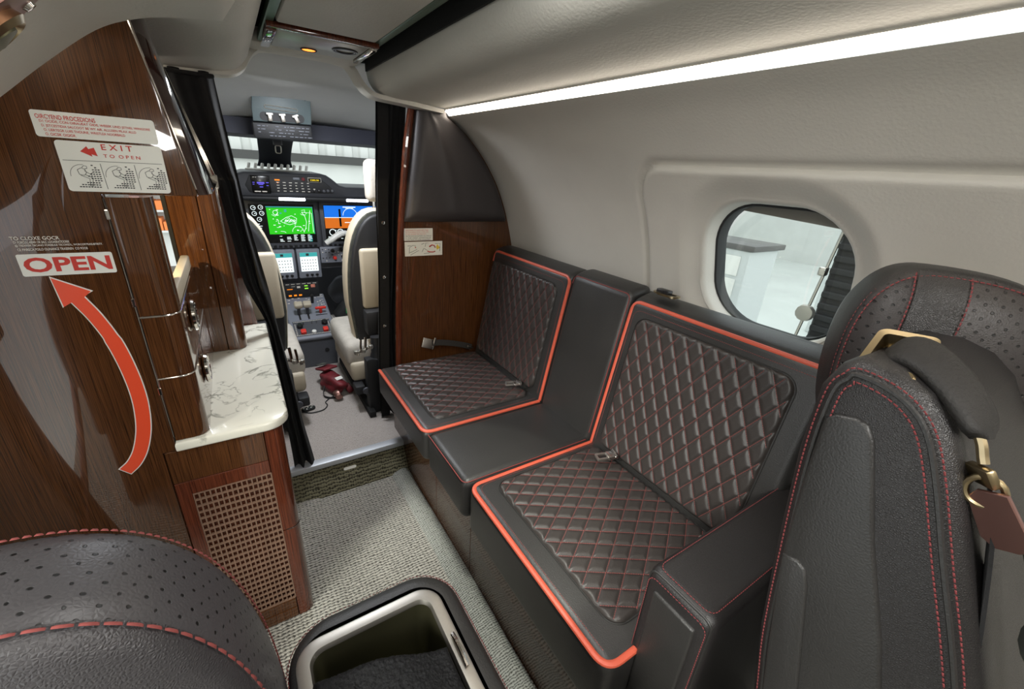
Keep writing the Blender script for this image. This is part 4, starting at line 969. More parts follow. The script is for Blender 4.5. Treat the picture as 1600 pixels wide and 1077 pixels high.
for x0, x1 in ((.215, .345), (.565, .690)):
    ob('flood_light', MB().box(x0, x1, 2.681, 2.690, 1.026, 1.041, .003, 2), 'strip_light', ip)
clip = ob('clip_rail', MB().box(.085, .405, 2.80, 2.83, 1.170, 1.180, .003, 1), 'white_plastic', gs)
for k in range(10): ob('clip', MB().lathe([(.0075, 0), (.0075, .028), (.005, .032), (.0005, .0325)], 10, Matrix.Translation((.100+k*.0315, 2.815, 1.176)) @ Matrix.Rotation(.25, 4, 'Y')), 'white_plastic', gs)
# displays
def display(x0, x1, z0, z1, name, label):
    d = ob(name, MB().box(x0-.022, x1+.022, 2.786, 2.81, z0-.032, z1+.022, .006, 2), 'grey_dark', ip, label=label)
    ob('screen', quad(MB(), x0, x1, z0, z1, 2.7850), 'scr_black', d, recalc=False); return d
SY = 2.7842
d1 = display(.068, .398, .782, .998, 'map_display', 'display with green moving map')
ob('map_area', quad(MB(), .152, .388, .832, .978, SY), 'scr_green', d1, recalc=False)
random.seed(11)
mb = MB()
def pl2(mb, pts, r=.0011, y=SY-.0008): mb.tube([(x, y, z) for x, z in pts], r, 4)
pl2(mb, [(.375-.02*abs(i-6)/6, .845+.02*i) for i in range(7)]); pl2(mb, [(.33, .955), (.345, .93), (.35, .90), (.343, .865), (.33, .84)]); pl2(mb, [(.33, .955), (.382, .95), (.382, .84)])
pl2(mb, [(.215, .905), (.245, .925), (.275, .935), (.30, .920), (.295, .895), (.26, .885), (.235, .893), (.215, .905)])
for i in range(8): pl2(mb, [(.235+.007*i, .897+.002*(i % 3)), (.245+.007*i, .915-.003*(i % 2))], .0013)
for i in range(9): x, z = random.uniform(.16, .33), random.uniform(.84, .965); pl2(mb, [(x, z), (x+random.uniform(.008, .02), z+random.uniform(-.01, .01)), (x+random.uniform(.01, .03), z+random.uniform(-.02, .01))], .001)
for i in range(26): x, z = random.uniform(.158, .37), random.uniform(.837, .972); quad(mb, x, x+random.uniform(.004, .012), z, z+.003, SY-.0006)
for cx_, cz_, rr_ in ((.30, .845, .03), (.195, .952, .012)): pl2(mb, [(cx_+rr_*math.cos(a), cz_+rr_*math.sin(a)) for a in [math.pi*i/10 for i in range(11 if rr_ > .02 else 21)]], .001)
ob('map_lines', mb, 'scr_white', d1, recalc=False)
mb = MB()
for cx_, cz_ in ((.090, .977), (.126, .980), (.092, .946), (.128, .948), (.112, .915)):
    g_ = MB(); g_.tube([(cx_+.011*math.cos(a), SY, cz_+.011*math.sin(a)) for a in [2*math.pi*i/16 for i in range(16)]], .0012, 4, closed=True); quad(g_, cx_-.001, cx_+.007, cz_-.001, cz_+.002, SY); ob('gauge', g_, 'scr_white', d1, recalc=False)
for i in range(5):
    for j in range(7): quad(mb, .20+.037*i, .20+.037*i+random.uniform(.012, .024), .790+.0058*j, .7925+.0058*j, SY) if random.random() > .35 else None
for i in range(9): quad(mb, .080+.004*(i % 3), .11+.004*(i % 4), .80+.011*i, .803+.011*i, SY)
ob('status_text', mb, 'scr_white', d1, recalc=False, kind='stuff')
mb = MB(); quad(mb, .150, .39, .980, .985, SY); quad(mb, .388, .390, .83, .98, SY)
for i in range(4): quad(mb, .355, .372, .787+.010*i, .793+.010*i, SY)
quad(mb, .24, .252, .955, .97, SY-.0004); quad(mb, .215, .226, .945, .953, SY-.0004); ob('teal_marks', mb, 'scr_teal', d1, recalc=False)
for k in range(12): ob('soft_key', MB().box(.082+.0268*k, .098+.0268*k, 2.780, 2.788, .756, .768, .002, 1), 'knob_black', d1)
d2 = display(.449, .775, .782, .998, 'horizon_display', 'display with blue and brown artificial horizon')
ob('sky_area', quad(MB(), .452, .772, .925, .994, SY), 'scr_blue', d2, recalc=False)
ob('ground_area', quad(MB(), .452, .772, .862, .925, SY), 'scr_brown', d2, recalc=False)
mb = MB(); quad(mb, .452, .772, .9235, .9265, SY-.0006); mb.tube([(.60+.042*math.cos(a), SY-.0006, .937+.042*math.sin(a)) for a in [math.pi*i/14 for i in range(15)]], .0012, 4)
for (a, b, c_, d) in ((.56, .635, .984, .989), (.575, .622, .978, .981), (.565, .598, .894, .898), (.60, .64, .900, .905), (.585, .61, .872, .875), (.62, .65, .885, .888)): quad(mb, a, b, c_, d, SY-.0006)
for cx_ in (.49, .535, .62, .66): mb.tube([(cx_+.018*math.cos(a), SY-.0004, .838+.018*math.sin(a)) for a in [2*math.pi*i/16 for i in range(16)]], .002, 4, closed=True)
for i in range(18): x, z = random.uniform(.46, .70), random.uniform(.79, .855); quad(mb, x, x+.012, z, z+.003, SY-.0004)
ob('horizon_marks', mb, 'scr_white', d2, recalc=False)
mb = MB(); quad(mb, .534, .546, .872, .975, SY-.0005); quad(mb, .672, .684, .872, .975, SY-.0005); ob('tape', mb, 'scr_black', d2, recalc=False)
for k in range(12): ob('soft_key', MB().box(.463+.0268*k, .479+.0268*k, 2.780, 2.788, .756, .768, .002, 1), 'knob_black', d2)
# lower touch controllers
for x0 in (.135, .272):
    c_ = ob('touch_controller', MB().box(x0, x0+.128, 2.765, 2.80, .570, .745, .006, 2, None), 'grey_panel', ip)
    ob('screen', quad(MB(), x0+.016, x0+.112, .612, .725, 2.7640), 'scr_white', c_, recalc=False)
    ob('header', quad(MB(), x0+.016, x0+.112, .700, .725, 2.7634), 'scr_teal', c_, recalc=False)
    mb = MB()
    for i in range(6):
        for j in range(4): quad(mb, x0+.023+.0148*i, x0+.029+.0148*i, .622+.0185*j, .627+.0185*j, 2.7632)
    quad(mb, x0+.05, x0+.066, .706, .720, 2.763); ob('icons', mb, 'ink_black', c_, recalc=False)
    for i in range(3): ob('knob', MB().lathe([(.0085, 0), (.0085, .004), (.0065, .005), (.006, .014), (.001, .0145)], 14, frame((x0+.045+.027*i, 2.765, .590), (1, 0, 0), (0, 0, 1))), 'knob_black', c_)
# right switch panel
sp_ = ob('switch_panel', MB().box(.405, .585, 2.772, 2.80, .655, .752, .004, 2), 'grey_panel', ip)
for i in range(9):
    for j in range(5):
        if random.random() > .4: ob('toggle', MB().box(.415+.018*i, .421+.018*i, 2.768, 2.773, .665+.0175*j, .671+.0175*j, .001, 1), 'ink_white' if random.random() > .45 else 'knob_black', sp_)
for (x, z, m) in ((.475, .730, 'knob_black'), (.525, .735, 'knob_black'), (.535, .690, 'knob_black'), (.485, .685, 'red_plastic'), (.56, .70, 'red_plastic')): ob('rotary_knob', MB().lathe([(.012, 0), (.010, .012), (.008, .013), (.001, .0135)], 14, frame((x, 2.772, z), (1, 0, 0), (0, 0, 1))), m, sp_)
# control yoke
yk = thing('control_yoke', 'grey and white control yoke in front of the right horizon display', 'control yoke', (.55, 2.7, .80))
def yokepart(pts, r, nm, m): ob(nm, MB().tube(cat(pts, 5), r if isinstance(r, float) else [r[min(len(r)-1, round(i/((len(pts)-1)*5)*(len(r)-1)))] for i in range((len(pts)-1)*5+1)], 10), m, yk)
yokepart([(.425, 2.66, .795), (.455, 2.655, .815), (.490, 2.655, .838), (.520, 2.66, .850), (.545, 2.67, .845), (.565, 2.68, .82)], [.015, .017, .018, .016, .014], 'grip', 'white_plastic')
yokepart([(.565, 2.68, .82), (.575, 2.69, .80), (.575, 2.70, .78)], .020, 'arm', 'grey_dark')
yokepart([(.575, 2.69, .785), (.60, 2.70, .78), (.68, 2.70, .79), (.72, 2.66, .84)], .018, 'cross_arm', 'grey_dark')
yokepart([(.575, 2.70, .785), (.575, 2.78, .785)], .022, 'column', 'black_plastic')
# ---- centre pedestal
cp_ = thing('centre_pedestal', 'grey cockpit centre pedestal with throttle levers and orange switches', 'pedestal', (.28, 2.6, .118))
ob('pedestal_body', MB().prism([(2.45, .118), (2.445, .285), (2.80, .42), (2.80, .118)], 'x', .185, .388, .006, 2), 'grey_dark', cp_)
PO = Vector((.281, 2.435, .296)); PM = frame(PO, (1, 0, 0), (0, .36, .15))
ob('top_plate', MB().box(-.118, .118, 0, .395, -.014, .014, .010, 3, PM), 'grey_panel', cp_)
tp = ob('control_plate', MB().box(-.098, .098, .02, .150, .0135, .0155, .001, 1, PM), 'grey_dark', cp_)
for (x, y, m, r, h) in ((-.066, .098, 'knob_black', .017, .022), (.068, .108, 'knob_black', .018, .022), (.0, .045, 'white_plastic', .013, .010), (-.045, .115, 'chrome', .004, .02), (.0, .118, 'chrome', .004, .02), (.025, .118, 'chrome', .004, .02)):
    ob('knob', MB().lathe([(r, 0), (r*.92, h*.8), (r*.7, h), (.0008, h*1.02)], 14, PM @ Matrix.Translation((x, y, .015))), m, tp)
for x in (-.055, .062): ob('guarded_switch', MB().box(x-.014, x+.014, .032, .062, .015, .034, .004, 2, PM), 'red_plastic', tp)
mb = MB()
for i in range(22):
    for j in range(2): x, y = -.093+.0087*i, (.026 if j else .140); mb.box(x, x+.005, y, y+.005, .0155, .0162, 0, 1, PM)
for j in range(8):
    for x in (-.093, .085): mb.box(x, x+.008, .035+.012*j, .039+.012*j, .0155, .0162, 0, 1, PM)
ob('legend_marks', mb, 'ink_white', tp, recalc=False)
for x in (-.052, -.005): 
    t_ = ob('throttle_lever', MB().box(x-.008, x+.008, .205, .225, .0, .075, .003, 2, PM), 'grey_dark', cp_)
    ob('throttle_grip', MB().box(x-.022, x+.022, .192, .235, .070, .098, .008, 3, PM), 'beige_leather', t_)
    ob('lever_slot', MB().box(x-.005, x+.005, .16, .30, .0142, .0148, 0, 1, PM), 'dark_gap', cp_)
fl2 = ob('flap_lever', MB().box(.058, .074, .20, .215, .014, .05, .003, 2, PM), 'red_plastic', cp_); ob('flap_handle', MB().box(.036, .096, .200, .216, .046, .058, .004, 2, PM), 'red_plastic', fl2)
ob('trim_lever', MB().box(.030, .046, .30, .325, .014, .07, .004, 2, PM), 'knob_black', cp_); ob('lever_slot', MB().box(.036, .100, .186, .192, .0142, .0148, 0, 1, PM), 'dark_gap', cp_)
mb = MB()
for i in range(26): x, y = random.uniform(.055, .105), random.uniform(.235, .38); mb.box(x, x+.008, y, y+.004, .0142, .0148, 0, 1, PM)
for i in range(14): x, y = random.uniform(-.10, .03), random.uniform(.30, .385); mb.box(x, x+.012, y, y+.006, .0142, .0148, 0, 1, PM)
ob('legend_marks', mb, 'ink_white', cp_, recalc=False)
ob('socket', MB().lathe([(.012, 0), (.012, .003), (.001, .0032)], 14, frame((.335, 2.447, .215), (1, 0, 0), (0, 0, 1))), 'dark_gap', cp_)
ap = ob('annunciator_panel', MB().box(.185, .372, 2.765, 2.80, .448, .545, .004, 2), 'black_plastic', cp_)
mb = MB(); [quad(mb, .20+.028*i, .216+.028*i, .463, .472, 2.764) for i in range(3)]; quad(mb, .195, .225, .505, .509, 2.764); ob('amber_lights', mb, 'scr_amber', ap, recalc=False)
mb = MB(); quad(mb, .292, .310, .520, .526, 2.764); quad(mb, .292, .312, .503, .510, 2.764); ob('green_lights', mb, 'scr_lime', ap, recalc=False)
mb = MB(); [quad(mb, .19+.03*i, .21+.03*i, .536, .539, 2.764) for i in range(6)]; quad(mb, .22, .24, .522, .524, 2.764); quad(mb, .25, .268, .512, .524, 2.764); ob('legend_marks', mb, 'ink_white', ap, recalc=False)
ob('ashtray', MB().box(.328, .352, 2.762, 2.768, .510, .530, .002, 1), 'salmon', ap)
# ---- overhead console and windshield post
oc = thing('overhead_console', 'dark green overhead console with white levers above the windshield', 'console', (.24, 2.32, 1.4))
OM = frame((.246, 2.312, 1.385), (1, 0, .03), (.02, -.10, 1))
ob('console_plate', MB().prism([(-.116, 0), (.116, 0), (.121, .05), (.124, .100), (.105, .112), (.05, .118), (-.02, .120), (-.09, .116), (-.104, .108), (-.114, .05)], 'z', -.02, .0, .005, 2, OM), 'overhead_green' if 'overhead_green' in MATS else 'grey_dark', oc)
ob('recess', MB().prism([(x, y+.022) for x, y in rrect(.176, .034, .0168, 6)], 'z', .0, .002, 0, 1, OM), 'black_plastic', oc)
for x, rz in ((-.05, 0), (.0, .1), (.055, .35)):
    l_ = ob('lever', MB().box(-.008, .008, -.016, .014, .0, .014, .003, 2, OM @ Matrix.Translation((x, .020, .003)) @ Matrix.Rotation(rz, 4, 'Z')), 'steel_brushed', oc); ob('lever_head', MB().box(-.013, .013, .009, .017, .003, .016, .002, 2, OM @ Matrix.Translation((x, .020, .003)) @ Matrix.Rotation(rz, 4, 'Z')), 'white_plastic', l_)
ob('slot_rim', MB().tube([OM @ Vector((x, y+.056-.06*x, .001)) for x, y in rrect(.128, .014, .0068, 6)], .0018, 6, closed=True), 'steel_brushed', oc)
for x in (-.075, .10): ob('screw', MB().lathe([(.003, 0), (.002, .001), (.0002, .0011)], 8, OM @ Matrix.Translation((x, .098, 0))), 'dark_gap', oc)
tb = ob('track_box', MB().box(-.122, .112, -.066, -.004, -.03, .014, .006, 2, OM), 'black_plastic', oc)
mb = MB()
for j in range(4):
    x = -.105
    while x < .095: l = random.uniform(.005, .022); mb.box(x, x+l, -.054+.0125*j, -.0515+.0125*j, .0142, .0147, 0, 1, OM) if random.random() > .25 else None; x += l+.005
ob('small_print', mb, 'grey_panel', tb, recalc=False)
wp_ = thing('windshield_post', 'black padded post in the middle of the windshield', 'post', (.24, 2.9, 1.15))
mb = MB(); pz = [(2.62, 1.352, .088), (2.75, 1.32, .084), (2.90, 1.235, .080), (2.97, 1.19, .092)]
PA_ = cat([(a, b, c_) for a, b, c_ in pz], 5)
def postf(u, v):
    p = PA_[round(v*(len(PA_)-1))]; a = 2*math.pi*u; return (.243+p.z*math.copysign(abs(math.cos(a))**.5, math.cos(a)), p.x+.022*math.sin(a), p.y-.022*math.sin(a)*.2)
mb.grid(24, len(PA_), postf, closeu=True); ob('post_cover', mb, 'glare_black', wp_, ang=80)
ob('compass_bracket', MB().box(.225, .265, 2.655, 2.70, 1.300, 1.325, .004, 2), 'grey_dark', wp_); ob('bracket_loop', MB().tube([(.246+x, 2.69-y*.5, 1.280+y) for x, y in rrect(.026, .036, .008, 4)], .0028, 6, closed=True), 'steel_brushed', wp_)
# ---- pilot seats (mirror twins)
def pilot_seat(sg, label):
    X = lambda x: CX+sg*(x-CX)
    t = thing('pilot_seat', label, 'seat', (X(.56), 2.0, .118), 'pilot seats')
    def shell(hw, z0, z1, y0, y1, nm, m, r, cx_=.557):
        pts = [(X(cx_-hw*.86), z0)]+[(X(cx_-hw*math.copysign(abs(math.cos(a))**.75, math.cos(a))), z0+.22+(z1-z0-.22)*math.sin(a)**.85) for a in [math.pi*i/24 for i in range(25)]]+[(X(cx_+hw*.86), z0)]
        return ob(nm, MB().prism(pts, 'y', y0, y1, r, 3), m, t, ang=50)
    shell(.178, .42, 1.060, 1.965, 2.06, 'back_cushion', 'beige_leather', .02); b_ = shell(.162, .40, 1.040, 1.935, 1.975, 'back_shell', 'black_plastic', .012)
    shell(.172, .41, 1.052, 1.955, 1.968, 'back_piping', 'suede_grey', .004)
    ob('back_pad', MB().box(min(X(.440 if sg > 0 else .398), X(.67)), max(X(.440 if sg > 0 else .398), X(.67)), 1.905, 1.945, .615, .892, .014, 3), 'beige_leather', b_)
    ob('headrest', MB().box(min(X(.508), X(.63)), max(X(.508), X(.63)), 1.98, 2.05, 1.085, 1.262, .025, 4), 'sheepskin' if sg > 0 else 'beige_leather', t)
    for x in (.54, .59): ob('headrest_rod', MB().tube([(X(x), 2.01, 1.02), (X(x), 2.01, 1.10)], .006, 8), 'chrome', t)
    ob('seat_cushion', MB().box(min(X(.345), X(.75)), max(X(.345), X(.75)), 1.90, 2.34, .33, .455, .035, 4), 'sheepskin', t)
    ob('seat_front', MB().box(min(X(.355), X(.74)), max(X(.355), X(.74)), 1.885, 2.30, .26, .36, .02, 3), 'beige_leather', t)
    ob('recline_box', MB().box(min(X(.435), X(.52)), max(X(.435), X(.52)), 1.86, 1.93, .50, .615, .01, 2), 'black_plastic', t)
    ob('column', MB().lathe([(.034, 0), (.034, .26), (.028, .28), (.028, .36), (.001, .361)], 18, Matrix.Translation((X(.470), 1.845, .14))), 'black_plastic', t)
    ob('rear_post', MB().box(min(X(.408), X(.462)), max(X(.408), X(.462)), 1.80, 1.86, .118, .40, .006, 2), 'black_plastic', t)
    ob('seat_rail', MB().box(min(X(.395), X(.425)), max(X(.395), X(.425)), 1.76, 2.45, .118, .150, .005, 2), 'dark_gap', t); ob('seat_rail', MB().box(min(X(.66), X(.69)), max(X(.66), X(.69)), 1.76, 2.45, .118, .150, .005, 2), 'dark_gap', t)
    ob('frame_bar', MB().box(min(X(.39), X(.70)), max(X(.39), X(.70)), 1.95, 2.05, .15, .27, .01, 2), 'black_plastic', t)
    lv = MB()
    for pts, r in (([(.372, 1.80, .455), (.40, 1.80, .462), (.432, 1.81, .47)], .008), ([(.385, 1.79, .455), (.384, 1.79, .485), (.387, 1.79, .515)], .005), ([(.405, 1.795, .46), (.406, 1.79, .50), (.408, 1.79, .525)], .006), ([(.372, 1.80, .455), (.37, 1.79, .44)], .006)): lv.tube([(X(a), b, c_) for a, b, c_ in pts], r, 8)
    ob('adjust_levers', lv, 'chrome', t)
    kn = MB()
    for (a, b, c_) in ((.367, 1.80, .452), (.395, 1.79, .46), (.43, 1.80, .47)): kn.lathe([(.001, -.011), (.010, -.008), (.012, 0), (.010, .008), (.001, .011)], 12, Matrix.Translation((X(a), b, c_)))
    ob('lever_knobs', kn, 'steel_brushed', t)
    ob('lower_latch', MB().box(min(X(.355), X(.40)), max(X(.355), X(.40)), 1.83, 1.90, .215, .26, .008, 2), 'black_plastic', t)
    ob('latch_wheel', MB().lathe([(.016, -.006), (.018, 0), (.016, .006), (.001, .007)], 14, frame((X(.402), 1.825, .235), (1, 0, 0), (0, 0, 1))), 'grey_dark', t)
    return t
pilot_seat(1, 'beige and black right-hand cockpit seat behind the control yoke')
pilot_seat(-1, 'beige and black left-hand cockpit seat half hidden behind the left curtain')
# ---- things on the cockpit floor
hs = thing('headset_bag', 'crumpled maroon headset bag on the cockpit floor', 'bag', (.30, 2.10, .118))
def blob(c_, s_, n=3, seed=1, amp=.25, m=None):
    bm = bmesh.new(); bmesh.ops.create_icosphere(bm, subdivisions=n, radius=1); rnd = random.Random(seed); ph = [rnd.uniform(0, 6) for _ in range(6)]
    for v in bm.verts:
        d = v.co.copy(); k = 1+amp*(math.sin(3*d.x+ph[0])*math.sin(2.6*d.y+ph[1])+.5*math.sin(5*d.z+ph[2]+3*d.x)+.35*math.sin(8*d.y+ph[3]+4*d.z)); v.co = Vector((d.x*s_[0]*k, d.y*s_[1]*k, max(d.z*s_[2]*k, -s_[2]*.8)))
    mt = Matrix.Translation(c_) @ (m or Matrix.Identity(4)); return MB().bm(bm, mt)
RZ = Matrix.Rotation(.35, 4, 'Z')
ob('bag_body', blob((.302, 2.13, .165), (.052, .11, .05), 4, 2, .16, RZ), 'maroon', hs, ang=180)
ob('bag_flap', MB().box(-.040, .040, -.05, .045, -.005, .008, .006, 3, Matrix.Translation((.285, 2.20, .215)) @ RZ @ Matrix.Rotation(-.25, 4, 'X')), 'maroon', hs)
ob('grey_patch', MB().box(-.024, .022, -.022, .022, 0, .004, .001, 1, Matrix.Translation((.268, 2.225, .228)) @ RZ @ Matrix.Rotation(-.3, 4, 'X')), 'suede_grey', hs)
ob('bag_label', MB().box(-.018, .018, -.011, .011, 0, .003, .001, 1, Matrix.Translation((.322, 2.065, .207)) @ RZ @ Matrix.Rotation(.35, 4, 'X')), 'placard', hs)
for k, (x, y) in enumerate(((.300, 2.005), (.365, 2.055))): ob('ear_cup', MB().lathe([(.001, -.016), (.024, -.014), (.028, 0), (.024, .014), (.001, .016)], 16, Matrix.Translation((x, y, .146)) @ Matrix.Rotation(1.1, 4, 'Y')), 'maroon' if k else 'rose_metal', hs)
ob('strap', MB().ribbon(cat([(.255, 2.10, .16), (.240, 2.06, .13), (.262, 2.03, .124), (.30, 2.02, .122)], 5), (0, 0, 1), .012, .003), 'rubber', hs)
pk = thing('intercom_remote', 'small black oval remote with silver buttons lying on cockpit floor', 'remote', (.155, 1.965, .118))
ob('remote_body', MB().prism([(x, y) for x, y in rrect(.064, .034, .0165, 8)], 'z', 0, .012, .004, 2, Matrix.Translation((.155, 1.965, .1185)) @ Matrix.Rotation(.3, 4, 'Z')), 'knob_black', pk)
for i in range(5): ob('button', MB().lathe([(.005, 0), (.0045, .002), (.0005, .0022)], 10, Matrix.Translation((.155, 1.965, .1305)) @ Matrix.Rotation(.3, 4, 'Z') @ Matrix.Translation((-.022+.011*i, .006*(-1)**i, 0))), 'chrome', pk)
tag(ob('headset_cable', MB().tube(cat([(.125, 1.950, .1215), (.165, 1.925, .1215), (.215, 1.930, .1215), (.240, 1.965, .1215), (.238, 2.00, .1215), (.262, 2.03, .1215), (.285, 2.045, .1215)], 8), .0028, 6), 'rubber'), 'thin black cable curling from remote to maroon bag', 'cable')
fb = thing('flight_bag', 'dark bag with green label in the right footwell', 'bag', (.62, 3.1, .118))
ob('bag_body', blob((.62, 3.12, .20), (.12, .10, .11), 4, 5, .10), 'rubber', fb, ang=180); ob('bag_lid', blob((.60, 3.16, .36), (.12, .05, .11), 4, 7, .06), 'grey_dark', fb, ang=180)
ob('green_label', MB().box(.565, .625, 3.005, 3.012, .235, .275, .002, 1), 'label_green', fb); ob('bag_window', blob((.62, 3.04, .195), (.065, .03, .04), 3, 9, .1), 'suede_grey', fb, ang=180)
ob('paper', MB().box(-.03, .03, -.04, .04, 0, .002, 0, 1, Matrix.Translation((.49, 3.02, .19)) @ Matrix.Rotation(.9, 4, 'Y')), 'placard', fb)
# ---- overhead service unit in the cabin ceiling
su = thing('service_unit', 'glossy ceiling service unit with orange lamp and round air vent', 'service unit', (.255, 1.37, 1.52))
ob('glass_plate', MB().box(.150, .360, 1.285, 1.475, 1.519, 1.526, .003, 2), 'psu_gloss' if 'psu_gloss' in MATS else 'steel_brushed', su)
ob('wood_frame', MB().box(.126, .378, 1.262, 1.280, 1.5175, 1.530, .002, 2), 'wood_red', su); ob('wood_frame', MB().box(.126, .148, 1.282, 1.48, 1.514, 1.530, .003, 2), 'wood_red', su)
ob('metal_frame', MB().box(.362, .378, 1.282, 1.48, 1.514, 1.530, .003, 2), 'chrome', su)
ob('lamp', MB().lathe([(.017, 0), (.016, -.0012), (.001, -.0015)], 20, Matrix.Translation((.238, 1.437, 1.519))), 'lamp_orange', su); ob('lamp_ring', MB().tube([(.238+.019*math.cos(a), 1.437+.019*math.sin(a), 1.5185) for a in [2*math.pi*i/20 for i in range(20)]], .002, 6, closed=True), 'black_plastic', su)
for r in (.030, .024): ob('vent_ring', MB().tube([(.316+r*math.cos(a), 1.365+r*math.sin(a), 1.5185) for a in [2*math.pi*i/28 for i in range(28)]], .003, 6, closed=True), 'knob_black', su)
# ---- door light fitting at top left
dl = thing('door_light', 'antique bronze ceiling light fitting at the top left corner', 'light', (-.16, .62, 1.38))
DM = frame((-.148, .60, 1.352), (.62, .35, .66), (-.35, .93, -.15))
ob('backplate', MB().prism([(-.06, -.045), (.035, -.045), (.05, -.03), (.05, .02), (.02, .05), (-.06, .05)], 'z', -.012, .0, .003, 2, DM), 'rose_metal', dl)
ob('lens_ring', MB().lathe([(.030, 0), (.032, -.006), (.027, -.010), (.022, -.006)], 24, DM @ Matrix.Translation((-.02, .0, -.012))), 'bronze', dl)
ob('lens', MB().lathe([(.022, 0), (.018, -.008), (.001, -.011)], 20, DM @ Matrix.Translation((-.02, .0, -.014))), 'bin_metal', dl)
ob('screw', MB().lathe([(.006, 0), (.005, -.003), (.001, -.0034)], 12, DM @ Matrix.Translation((.028, .015, -.012))), 'chrome', dl)
# ================================================================== OUTSIDE
hw = struct('wall_hangar', MB().box(-9, 16, 9.0, 9.2, -.95, 1.18), 'hangar_wall')
mb = MB(); x = -9
while x < 16:
    mb.add([(x, 9.06, 1.3), (x+.10, 9.06, 1.3), (x+.13, 9.0, 1.3), (x+.27, 9.0, 1.3), (x+.30, 9.06, 1.3), (x, 9.06, 6), (x+.10, 9.06, 6), (x+.13, 9.0, 6), (x+.27, 9.0, 6), (x+.30, 9.06, 6)], [(i, i+1, i+6, i+5) for i in range(4)]); x += .30
ob('corrugated_sheet', mb, 'hangar_wall', hw, ang=20); ob('beam', MB().box(-9, 16, 8.9, 9.2, 1.17, 1.31), 'hangar_beam', hw)
struct('floor_hangar', MB().box(-12, 16, -8, 9.2, -1.0, -.95), 'hangar_floor')
struct('wall_hangar_side', MB().box(15.6, 15.8, -8, 9.2, -.95, 6), 'hangar_wall')
# cart, work stand and shelving seen through the windows
ct = thing('tool_cart', 'white drawer cart with dark top standing outside the cabin window', 'cart', (4.7, 2.75, -.95))
ob('cart_body', MB().box(4.45, 5.0, 2.31, 3.2, -.93, .64, .01, 1), 'cart_grey', ct)
ob('cart_top', MB().box(4.42, 5.05, 2.27, 3.25, .641, .70, .01, 2), 'cart_dark', ct)
for k in range(6): ob('drawer', MB().box(4.435, 4.45, 2.40, 3.15, -.86+.245*k, -.65+.245*k, .004, 1), 'white_plastic', ct)
ws_ = thing('work_stand', 'black ribbed bellows on a steel rail standing outside near the wing', 'stand', (2.35, .7, -.95))
BA, BB = Vector((2.2, .775, 1.25)), Vector((2.2, .80, .40))
bd = (BB-BA).normalized(); bm_ = frame(BA, (0, -1, 0), bd)
ob('bellows_core', MB().box(.0, .17, -.2, 1.0, -.02, .14, .01, 1, bm_), 'rubber', ws_)
for k in range(22): ob('rib', MB().box(.004, .172, -.18+.053*k, -.150+.053*k, -.034, .15, .006, 1, bm_), 'rubber', ws_)
ob('rail', MB().tube([BA+Vector((-.04, -.02, .0)), BB+Vector((-.04, .03, 0))], .007, 8), 'chrome', ws_)
ob('rail_clamp', MB().box(-.03, .0, .30, .34, -.06, -.02, .006, 2, bm_), 'chrome', ws_)
ob('wheel', MB().lathe([(.014, -.02), (.036, -.016), (.04, 0), (.036, .016), (.014, .02)], 12, frame((2.15, .80, .735), (0, 1, 0), (0, 0, 1))), 'steel_brushed', ws_)
ob('leg', MB().tube([BB+Vector((.05, -.05, .1)), Vector((2.35, .68, -.95))], .04, 8), 'grey_dark', ws_)
lf = thing('gantry', 'pale steel gantry crossing the hangar floor outside the cabin window', 'gantry', (8, 1.8, -.95))
ob('post', MB().box(7.9, 8.1, 2.6, 2.85, -.95, 4, .01, 1), 'cart_grey', lf)
ob('brace', MB().tube([(8, 2.7, 1.1), (8, 1.2, .2)], .09, 4), 'cart_grey', lf); ob('brace', MB().tube([(8, 2.7, -.2), (8, 1.2, .7)], .09, 4), 'cart_grey', lf)
random.seed(5)
ORD = ('first', 'second', 'third', 'fourth', 'fifth', 'sixth')
for z, nm in ((.05, 'low'), (.36, 'middle'), (.67, 'top')):
    tag(ob('wall_shelf', MB().box(-1.75, -.75, 8.55, 8.995, z-.03, z, .005, 1), 'cart_grey'), nm+' pale wall shelf of cartons seen past the galley drawers', 'shelf', 'distant wall shelves')
    x = -1.70
    for k in range(6):
        w_ = random.uniform(.11, .15); h_ = random.uniform(.12, .22)
        tag(ob('carton', MB().box(x, x+w_, 8.57, 8.9, z+.001, z+h_, .004, 1), 'carton_orange' if (k+int(z*9)) % 3 else 'rose_metal'), '%s carton from the left on the %s distant wall shelf' % (ORD[k], nm), 'carton', 'cartons on the distant shelves'); x += w_+.012
# placards on the partition
p4 = plate('placard', .619, .990, .121, .049, .001, 1.660, .0012, 'placard', pt); p5 = plate('placard', .6405, .9325, .163, .058, .001, 1.660, .0012, 'placard', pt)
for k, (tx, W) in enumerate((('DISCONNECTS: EXSUE HER STASES', .096), ('IN UN ZANSESSSE, EFTOH LOTELE LATE,', .096), ('ET SUN LZUNGSE TEIM HILS HULS L', .088), ('ENTEFLANSSSE BANERS UN ANHAS', .108), ('IL  OASB  LASEISET  ASASSBSETASSE SSE', .106), ('E SULTASUE OF LOSSE LSSASSSSSSE L', .106))):
    ob('lettering', text_mesh(tx, fmx(.565, 1.005-.0075*k, 1.6585), 'ink_red' if k < 3 else 'ink_black', W, .0042, bold=0), 'ink_black', p4, recalc=False)
def strokes(parent, nm, m, L_, r=.0012):
    mb = MB()
    for pts in L_: mb.tube([(x, 1.6582, z) for x, z in pts], r, 4)
    return ob(nm, mb, m, parent, recalc=False)
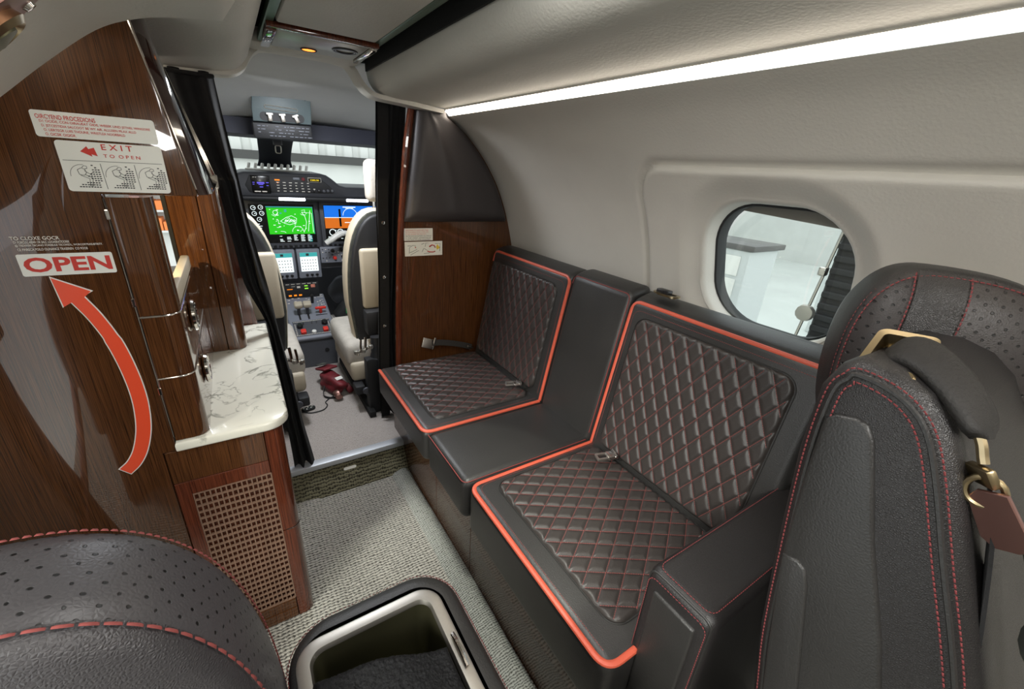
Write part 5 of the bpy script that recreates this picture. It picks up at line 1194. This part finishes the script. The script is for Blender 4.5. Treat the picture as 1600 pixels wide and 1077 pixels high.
strokes(p5, 'drawing_lines', 'ink_black', [[(.570, .945), (.585, .946)], [(.577, .915), (.578, .938), (.592, .947), (.605, .945)], [(.580, .918), (.610, .930)], [(.582, .908), (.618, .926)], [(.630, .950), (.642, .955)], [(.632, .920), (.640, .935)], [(.645, .940), (.648, .955), (.660, .955)], [(.642, .933), (.655, .925)], [(.665, .938), (.678, .945)], [(.690, .952), (.712, .952), (.710, .920)], [(.640, .912), (.665, .914)]], .0007)
strokes(p5, 'red_hose', 'ink_red', [[(.655, .922), (.665, .918), (.680, .917), (.690, .920)], [(.663, .940), (.675, .947), (.686, .944), (.690, .935)], [(.602, .940), (.605, .937)]], .0020)
mb = MB(); mb.add([(x, 1.6583, z) for x, z in ((.694, .938), (.700, .950), (.706, .940), (.714, .936), (.705, .930), (.698, .926))], [(0, 1, 2, 3, 4, 5)]); ob('yellow_mask', mb, 'placard_yellow', p5, recalc=False)
# entry door surround, handrail and wheel on the left (seen mirrored in the galley panel)
ed = thing('entry_door_frame', 'dark arched frame of the entry door on the left, mirrored in wood panel', 'door frame', (-.53, .16, .02))
def lwp(y, z, d=.012): return (wl(min(z, 1.42), y)+d, y, z)
fr = [lwp(-.31, .03+.2*i) for i in range(6)]+[lwp(-.30, 1.20), lwp(-.24, 1.29), lwp(-.12, 1.335), lwp(.16, 1.345), lwp(.45, 1.335), lwp(.57, 1.29), lwp(.63, 1.20)]+[lwp(.63, 1.03-.2*i) for i in range(6)]
ob('frame_tube', MB().tube(cat(fr, 4), .018, 8), 'door_frame', ed)
fr2 = [(x+.01, y*1.0+(.05 if y > .16 else -.05), z+.02) for x, y, z in fr]; ob('frame_outer', MB().tube(cat(fr2, 4), .010, 8), 'door_liner', ed)
for y, z in ((-.31, .35), (-.31, .95), (.63, .85)): ob('latch_block', MB().box(-.03, .03, -.05, .05, -.07, .07, .012, 2, Matrix.Translation(lwp(y, z, .02))), 'door_frame', ed)
hd = thing('handrail', 'bronze handrail crossing the entry doorway, mirrored in wood panel', 'handrail', (-.52, .5, .3))
ob('rail', MB().tube([(-.515, .80, .20), (-.52, .21, .56)], .013, 10), 'rose_metal', hd)
ob('collar', MB().lathe([(.001, -.025), (.018, -.022), (.021, 0), (.018, .022), (.001, .025)], 14, frame((-.52, .215, .556), (1, 0, 0), (0, .5, .85))), 'bronze', hd)
ob('bracket', MB().box(-.54, -.51, .13, .20, .53, .59, .008, 2), 'bronze', hd)
wh = thing('hand_wheel', 'pale round door wheel low beside the entry doorway, mirrored in wood panel', 'wheel', (-.45, -.42, .25))
WM = frame((-.47, -.40, .27), (0, 1, 0), (0, 0, 1))
ob('wheel_disc', MB().lathe([(.11, 0), (.115, .01), (.11, .03), (.09, .035), (.03, .030), (.001, .030)], 28, WM), 'door_liner', wh)
ob('hub', MB().lathe([(.03, .030), (.028, .045), (.001, .047)], 16, WM), 'steel_brushed', wh)
